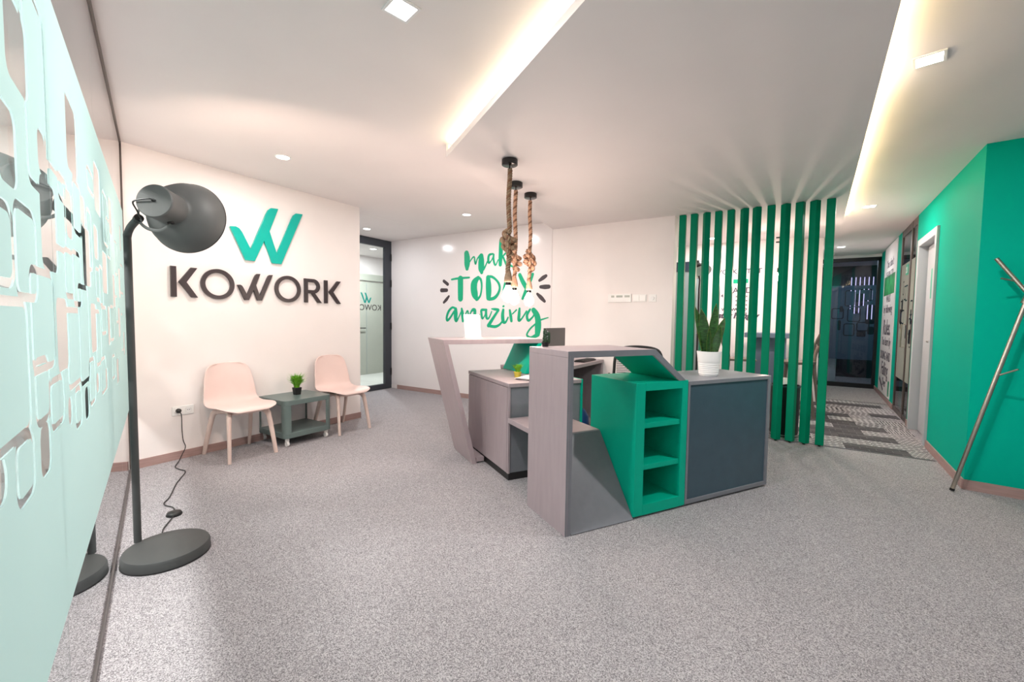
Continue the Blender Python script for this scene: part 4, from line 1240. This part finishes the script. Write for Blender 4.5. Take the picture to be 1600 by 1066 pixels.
tb = thing('side_table', 'low grey green metal side table on casters between the two chairs', 'table', (-4.14, 2.462, 0), 0)
h = 0.25
MB().rrect(h, h, 0.398, 0.447, 0.05, 6).build('table_top', M_tealtable, tb, bev=0.004)
MB().rrect(h, h, 0.082, 0.132, 0.05, 6).build('lower_tray', M_tealtable, tb, bev=0.004)
for sx in (-1, 1):
    for sy in (-1, 1):
        m = MB()
        pts, inner = [], []
        q0 = {(1, 1): 0, (-1, 1): 1, (-1, -1): 2, (1, -1): 3}[(sx, sy)]
        out = [(sx * (h - 0.001), sy * (h - 0.062))] if (sx * sy > 0) else [(sx * (h - 0.062), sy * (h - 0.001))]
        arcp = [(sx * (h - 0.051) + 0.05 * math.cos(math.pi / 2 * (q0 + i / 6)), sy * (h - 0.051) + 0.05 * math.sin(math.pi / 2 * (q0 + i / 6))) for i in range(7)]
        end = [(sx * (h - 0.062), sy * (h - 0.001))] if (sx * sy > 0) else [(sx * (h - 0.001), sy * (h - 0.062))]
        o_ = out + arcp + end
        i_ = [(x - sx * 0.006, y - sy * 0.006) for x, y in o_]
        for k in range(len(o_) - 1):
            m.prism([(o_[k][0], o_[k][1], 0.132), (o_[k + 1][0], o_[k + 1][1], 0.132), (i_[k + 1][0], i_[k + 1][1], 0.132), (i_[k][0], i_[k][1], 0.132)], (0, 0, 0.266))
        m.build('leg', M_tealtable, tb)
        cx, cy = sx * (h - 0.045), sy * (h - 0.045)
        cs = MB().tube([(cx, cy - 0.011, 0.024), (cx, cy + 0.011, 0.024)], 0.024, 18).build('caster', M_white, tb, smooth=40)
        MB().box(cx - 0.010, cx + 0.010, cy - 0.016, cy + 0.016, 0.048, 0.082).build('caster_fork', M_white, cs)

gp = thing('grass_plant', 'small bright green plant in a black pot on the low table', 'potted plant', (-4.15, 2.49, 0.447))
a, b = 0.026, 0.034
MB().add([(-a, -a, 0), (a, -a, 0), (a, a, 0), (-a, a, 0), (-b, -b, .075), (b, -b, .075), (b, b, .075), (-b, b, .075)], [(3, 2, 1, 0), (4, 5, 6, 7), (0, 1, 5, 4), (1, 2, 6, 5), (2, 3, 7, 6), (3, 0, 4, 7)]).build('pot', M_black, gp, bev=0.003)
o = tuft(260, 0.026, 0.07, 0.175, 0.085, 0.003, 11).build('foliage', M_grass, gp, loc=(0, 0, 0.07))
o['kind'] = 'stuff'

# wall socket with the lamp plug
so = thing('wall_socket', 'white double wall socket low on the logo wall', 'socket', (-4.35, 1.575, 0.422))
B(0, 0.009, -0.080, 0.080, -0.040, 0.040).build('plate', M_white, so, bev=0.003)
for y in (-0.038, 0.038):
    MB().ring((0.009, y, 0), (0, 1, 0), (0, 0, 1), 0.026, 0.020, (0.004, 0, 0), 24).build('outlet_ring', M_white, so)
MB().tube([(0.0085, 0.038, 0.0), (0.0105, 0.038, 0.0)], 0.019, 20).build('outlet_well', M_lframe, so)
for dz in (-0.007, 0.007):
    MB().tube([(0.0100, 0.038 + dz, 0.0), (0.0115, 0.038 + dz, 0.0)], 0.003, 8).build('outlet_hole', M_black, so)

# ---------------------------------------------------------------- big floor lamp
fl = thing('floor_lamp', 'large dark grey floor lamp with a wide bell shade beside the frosted glass', 'floor lamp', (-2.640, 0.872, 0))
MB().lathe([(0.176, 0.0), (0.184, 0.004), (0.184, 0.040), (0.178, 0.052), (0.165, 0.057)], 56).build('base', M_lampgrey_dim, fl, smooth=35)
MB().ring((0, 0, 0.0), (1, 0, 0), (0, 1, 0), 0.186, 0.180, (0, 0, 0.006), 56).build('base_rim', M_black, fl)
L0 = Vector((-2.640, 0.872, 0))
def L(p):
    return tuple(Vector(p) - L0)
pole = spline([L((-2.800, 0.800, 0.055)), L((-2.803, 0.800, 0.9)), L((-2.806, 0.800, 1.58)), L((-2.803, 0.800, 1.645)), L((-2.780, 0.803, 1.680)), L((-2.745, 0.806, 1.700)), L((-2.690, 0.811, 1.722))], 6)
MB().tube(pole, 0.0165, 16).build('pole', M_lampgrey_dim, fl, smooth=60)
Pc = Vector((-2.459, 0.801, 1.776))
Pr = Vector((-2.602, 0.976, 1.756))
ax = (Pr - Pc).normalized()
# lathe frame: local z = axis
zx = ax
xx = Vector((0, 0, 1)).cross(zx).normalized()
yx = zx.cross(xx)
H = Matrix((xx, yx, zx)).transposed().to_4x4()
H.translation = Pc - L0
MB().lathe([(0.010, -0.003), (0.074, -0.002), (0.078, 0.002), (0.079, 0.008)], 48, M=H, cap1=False).build('cap', M_lampgrey, fl, smooth=30)
MB().lathe([(0.0765, 0.006), (0.0765, 0.125)], 48, M=H, cap0=False, cap1=False).build('neck', M_lampgrey, fl, smooth=40)
outer = [(0.0765, 0.118), (0.080, 0.125), (0.090, 0.130), (0.118, 0.142), (0.148, 0.168), (0.168, 0.205), (0.178, 0.240), (0.181, 0.252)]
inner = [(r - 0.0025, z) for r, z in outer[::-1]]
sh = MB().lathe(outer + [(0.1785, 0.253)], 64, M=H, cap0=False, cap1=False).build('shade', M_lampgrey, fl, smooth=50)
MB().lathe(inner, 64, M=H, cap0=False, cap1=False).build('shade_lining', M_white, sh, smooth=50)
MB().ring(H @ Vector((0, 0, 0.250)), xx, yx, 0.1825, 0.1785, ax * 0.004, 64).build('shade_rim', M_black, sh)
MB().tube([H @ Vector((0, 0, -0.006)), H @ Vector((0, 0, 0.0))], 0.008, 12).build('cap_grommet', M_black, fl)
# yoke that carries the neck
J = Vector(L((-2.690, 0.811, 1.722)))
nc = H @ Vector((0, 0, 0.085))
sd_ = (yx * math.cos(YA) + xx * math.sin(YA)).normalized()
cA, cB = nc + sd_ * 0.082, nc - sd_ * 0.082
ow = (J - nc).normalized()
yk = spline([cA, cA + ow * 0.07 + sd_ * 0.012, (cA + J) * 0.5 + ow * 0.055 + sd_ * 0.02, J, (cB + J) * 0.5 + ow * 0.055 - sd_ * 0.02, cB + ow * 0.07 - sd_ * 0.012, cB], 8)
MB().tube(yk, 0.008, 8, flat=0.35).build('yoke', M_lampgrey, fl, smooth=60)
for c in (cA, cB):
    MB().tube([c, c + (H @ Vector((0, 0, 0.085)) - c) * 0.15], 0.014, 12).build('knob', M_black, fl)
MB().tube([J - Vector((0.012, 0, 0.004)), J + Vector((0.012, 0, 0.004))], 0.020, 12).build('joint', M_black, fl)
cd = spline([H @ Vector((0, 0, -0.006)), H @ Vector((0.01, 0.004, -0.014)), H @ Vector((0.05, 0.0, -0.012)), H @ Vector((0.086, -0.012, -0.004)), H @ Vector((0.083, -0.045, 0.02)), (H @ Vector((0.06, -0.09, 0.04))) * 0.5 + J * 0.5, J], 6)
MB().tube(cd, 0.0035, 6).build('cord_loop', M_black, fl)
MB().lathe([(0.012, 0.07), (0.020, 0.10), (0.030, 0.13), (0.030, 0.15), (0.018, 0.172), (0.003, 0.178)], 20, M=H).build('bulb', mat_emit('floor_lamp_bulb', (255, 224, 204), LAMP_E), fl, smooth=80)

# power cord of the floor lamp
cp = [(-4.332, 1.537, 0.424), (-4.310, 1.545, 0.405), (-4.325, 1.556, 0.36), (-4.335, 1.560, 0.25), (-4.330, 1.565, 0.16), (-4.325, 1.578, 0.10), (-4.31, 1.545, 0.04), (-4.25, 1.50, 0.008), (-4.13, 1.433, 0.006), (-4.03, 1.425, 0.006), (-3.94, 1.433, 0.006), (-3.80, 1.35, 0.006), (-3.694, 1.283, 0.006), (-3.467, 1.166, 0.006), (-3.385, 1.108, 0.006), (-3.33, 1.098, 0.006), (-3.26, 1.112, 0.006), (-3.19, 1.096, 0.010)]
co = thing('power_cord', 'thin black power cord with a foot switch running from the socket to the floor lamp', 'cord', (-3.14, 1.077, 0))
k0 = Vector((-3.14, 1.077, 0))
MB().tube([tuple(Vector(p) - k0) for p in [Vector(q) for q in spline(cp, 5)]], 0.0035, 6).build('cord', M_black, co)
MB().tube([tuple(Vector(p) - k0) for p in [Vector(q) for q in spline([(-3.10, 1.06, 0.010), (-3.05, 1.02, 0.006), (-2.97, 0.965, 0.006), (-2.90, 0.935, 0.006), (-2.828, 0.90, 0.012)], 5)]], 0.0035, 6).build('cord', M_black, co)
MB().lathe([(0.040, 0.0), (0.042, 0.006), (0.036, 0.020), (0.018, 0.026), (0.002, 0.027)], 24).build('foot_switch', M_black, co, smooth=50)
MB().tube([tuple(Vector(p) - k0) for p in ((-4.3405, 1.537, 0.424), (-4.318, 1.537, 0.424), (-4.306, 1.541, 0.418))], [0.020, 0.019, 0.008], 14).build('plug', M_black, co)

# ================================================================== WALL SWITCHES
sw = thing('thermostat', 'wide white control panel with small displays on the back wall', 'control panel', (-1.665, 5.22, 1.533))
B(-0.147, 0.147, -0.016, 0, -0.052, 0.052).build('housing', M_white, sw, bev=0.003)
for x0, x1 in ((-0.105, -0.065), (-0.04, 0.04), (0.065, 0.13)):
    B(x0, x1, -0.0175, -0.015, 0.008, 0.034).build('display', mat('lcd_grey', (160, 168, 160), 0.3), sw)
for i in range(9):
    B(-0.125 + i * 0.028, -0.107 + i * 0.028, -0.018, -0.015, -0.036, -0.022).build('button', M_lframe, sw)
sw = thing('light_switch', 'white double light switch right of the control panel', 'switch', (-1.415, 5.22, 1.530))
B(-0.082, 0.082, -0.009, 0, -0.045, 0.045).build('plate', M_white, sw, bev=0.002)
for x in (-0.04, 0.04):
    B(x - 0.034, x + 0.034, -0.014, -0.008, -0.034, 0.034).build('rocker', M_white, sw, bev=0.002)
sw = thing('light_switch', 'white single rotary switch farthest right on the back wall', 'switch', (-1.262, 5.22, 1.528))
B(-0.045, 0.045, -0.009, 0, -0.045, 0.045).build('plate', M_white, sw, bev=0.002)
MB().tube([(0, -0.008, 0), (0, -0.020, 0)], 0.022, 20).build('dial', M_lframe, sw, smooth=40)

# ================================================================== COAT STAND
cs = thing('coat_stand', 'brushed steel tripod coat stand of crossing poles by the green wall', 'coat stand', (1.50, 4.30, 0))
c0 = Vector((1.50, 4.30, 0))
def CP(*p):
    return [tuple(Vector(q) - c0) for q in p]
hub = Vector((1.472, 4.352, 1.455))
p1a = Vector((1.178, 4.402, 0.008))
d1 = (hub - p1a)
MB().tube(CP(p1a, hub + d1 * 0.24), 0.0135, 14).build('pole', M_steel, cs, smooth=60)
p2t = Vector((1.316, 4.375, 1.727))
d2 = hub - p2t
MB().tube(CP(p2t, hub + Vector((0.012, -0.03, -0.02)), (1.86, 4.02, 0.008)), 0.0125, 14).build('pole', M_steel, cs, smooth=60)
MB().tube(CP((1.53, 4.40, 1.84), hub + Vector((0.02, 0.0, 0.02)), (1.60, 3.98, 0.008)), 0.0125, 14).build('pole', M_steel, cs, smooth=60)
MB().tube(CP(hub + Vector((-0.012, 0, -0.05)), hub + Vector((0.016, 0, 0.045))), 0.024, 16).build('hub_sleeve', M_steel, cs, smooth=60)
MB().tube(CP((1.363, 4.370, 0.895), (1.436, 4.30, 0.952)), 0.006, 8).build('peg', M_steel, cs)
MB().tube(CP((1.412, 4.362, 1.562), (1.332, 4.33, 1.582)), 0.006, 8).build('peg', M_steel, cs)
MB().tube(CP(p1a, p1a + d1 * 0.012), 0.0145, 14).build('foot_cap', M_black, cs)

# ================================================================== LOUNGE BEHIND THE SLATS
ht = thing('high_table', 'blue grey high table behind the green slats', 'table', (-0.09, 7.45, 0))
B(-0.29, 0.29, -0.30, 0.30, 1.03, 1.10).build('table_top', M_bluegrey, ht, bev=0.004)
for x in (-0.24, 0.20):
    B(x, x + 0.04, -0.26, 0.26, 0.0, 1.03).build('leg_panel', M_bluegrey, ht)
B(-0.20, 0.20, -0.20, -0.17, 0.15, 1.03).build('front_panel', M_bluegrey, ht)
def bar_chair(x, y, rz, label):
    c = thing('bar_chair', label, 'bar chair', (x, y, 0), rz, 'wooden bar chairs at the high table')
    B(-0.19, 0.19, -0.19, 0.19, 0.70, 0.735).build('seat', M_wood, c, bev=0.01)
    for sx, sy in ((1, 1), (1, -1)):
        MB().tube(spline([(0.15, sy * 0.15, 0.70), (0.18, sy * 0.17, 0.35), (0.23, sy * 0.19, 0.0)], 4), [0.022] * 5 + [0.015] * 4, 8, flat=0.6).build('leg', M_wood, c, smooth=60)
    for sy in (1, -1):
        MB().tube(spline([(-0.24, sy * 0.19, 0.0), (-0.19, sy * 0.18, 0.40), (-0.165, sy * 0.17, 0.74), (-0.20, sy * 0.18, 0.93), (-0.27, sy * 0.20, 1.11)], 4), [0.016] * 5 + [0.024] * 8 + [0.018] * 4, 8, flat=0.6).build('leg', M_wood, c, smooth=60)
    MB().tube(spline([(-0.24, -0.19, 1.02), (-0.27, 0, 1.03), (-0.24, 0.19, 1.02)], 5), 0.06, 8, flat=0.16).build('backrest', M_wood, c, smooth=60)
    B(0.17, 0.19, -0.17, 0.17, 0.28, 0.30).build('foot_rail', M_wood, c)
    return c
bar_chair(-0.42, 6.95, math.radians(12), 'grey wooden bar chair at the left side of the high table')
bar_chair(0.28, 6.93, math.radians(168), 'grey wooden bar chair at the right side of the high table')
bn = thing('waste_bin', 'black round bin with white papers directly behind the green slats', 'bin', (0.125, 5.55, 0.006))
MB().lathe([(0.130, 0.0), (0.135, 0.004), (0.140, 0.56), (0.134, 0.56), (0.130, 0.02)], 36, cap1=False).build('body', M_black, bn, smooth=40)
MB().ring((0, 0, 0.012), (1, 0, 0), (0, 1, 0), 0.139, 0.134, (0, 0, 0.014), 36).build('bottom_band', M_alu, bn)
MB().ring((0, 0, 0.545), (1, 0, 0), (0, 1, 0), 0.144, 0.138, (0, 0, 0.018), 36).build('rim', mat('bin_rim_blue', (50, 76, 92), 0.4), bn)
MB().add([(-0.11, -0.08, 0.55), (0.10, -0.10, 0.60), (0.11, 0.08, 0.58), (-0.09, 0.10, 0.63), (0.0, 0.0, 0.64)], [(0, 1, 4), (1, 2, 4), (2, 3, 4), (3, 0, 4)]).build('crumpled_paper', M_paper, bn)
# second floor lamp, black, in the lounge
bl = thing('floor_lamp', 'black floor lamp with a tilted shade at the left end of the slat screen', 'floor lamp', (-0.86, 6.35, 0.006))
MB().lathe([(0.14, 0.0), (0.15, 0.005), (0.15, 0.03), (0.14, 0.038)], 36).build('base', M_black, bl, smooth=35)
MB().tube([(-0.05, 0, 0.03), (-0.05, 0, 1.70), (-0.045, 0, 1.82), (-0.06, 0, 1.88)], 0.012, 10).build('pole', M_black, bl, smooth=60)
Hb = Matrix.Translation((-0.05, 0, 1.99)) @ Matrix.Rotation(math.radians(150), 4, 'X') @ Matrix.Rotation(math.radians(20), 4, 'Y')
MB().lathe([(0.045, -0.10), (0.05, -0.06), (0.07, -0.03), (0.11, 0.01), (0.13, 0.06), (0.132, 0.075)], 32, M=Hb, cap1=False).build('shade', M_black, bl, smooth=50)
MB().lathe([(0.128, 0.074), (0.108, 0.012), (0.068, -0.028)], 32, M=Hb, cap0=False).build('shade_lining', M_white, bl, smooth=50)
# grey door on the lounge wall
d5 = sempty('door_5', (-1.62, 8.0, 0), 0.0, 'blue grey lounge door with a dark head')
B(0.0, 0.62, -0.03, 0.0, 0.0, 2.13).build('leaf', mat('door_bluegrey', (132, 146, 146), 0.5), d5, bev=0.003)
B(0.0, 0.62, -0.05, 0.0, 2.13, 2.30).build('head', mat('door_head_navy', (36, 50, 66), 0.5), d5, bev=0.003)
MB().tube([(0.56, -0.03, 1.05), (0.56, -0.07, 1.05), (0.46, -0.07, 1.05)], 0.01, 8).build('handle', M_steel, d5)
# white cabinet in the unlit office
wc = thing('office_cabinet', 'low white cabinet behind the dark glass partition', 'cabinet', (0.92, 10.85, 0))
B(-0.20, 0.16, -0.15, 0.15, 0.03, 0.63).build('body', M_white, wc, bev=0.003)
for z0, z1 in ((0.05, 0.23), (0.24, 0.42), (0.43, 0.61)):
    d_ = B(-0.185, 0.145, -0.16, -0.15, z0, z1).build('drawer', M_white, wc, bev=0.002)
    B(-0.06, 0.02, -0.168, -0.16, z1 - 0.03, z1 - 0.02).build('handle', M_alu, d_)
B(-0.19, 0.15, -0.13, 0.13, 0.0, 0.03).build('plinth', M_dark, wc)
# smoke detector on the corridor ceiling
sd = thing('smoke_detector', 'small white smoke detector on the corridor ceiling above the dark glass', 'smoke detector', (0.86, 10.1, CEIL))
MB().lathe([(0.03, -0.045), (0.05, -0.03), (0.055, -0.008), (0.055, 0.0)], 20).build('body', M_white, sd, smooth=40)
MB().lathe([(0.008, -0.047), (0.010, -0.045)], 10).build('sensor_cap', M_lframe, sd)
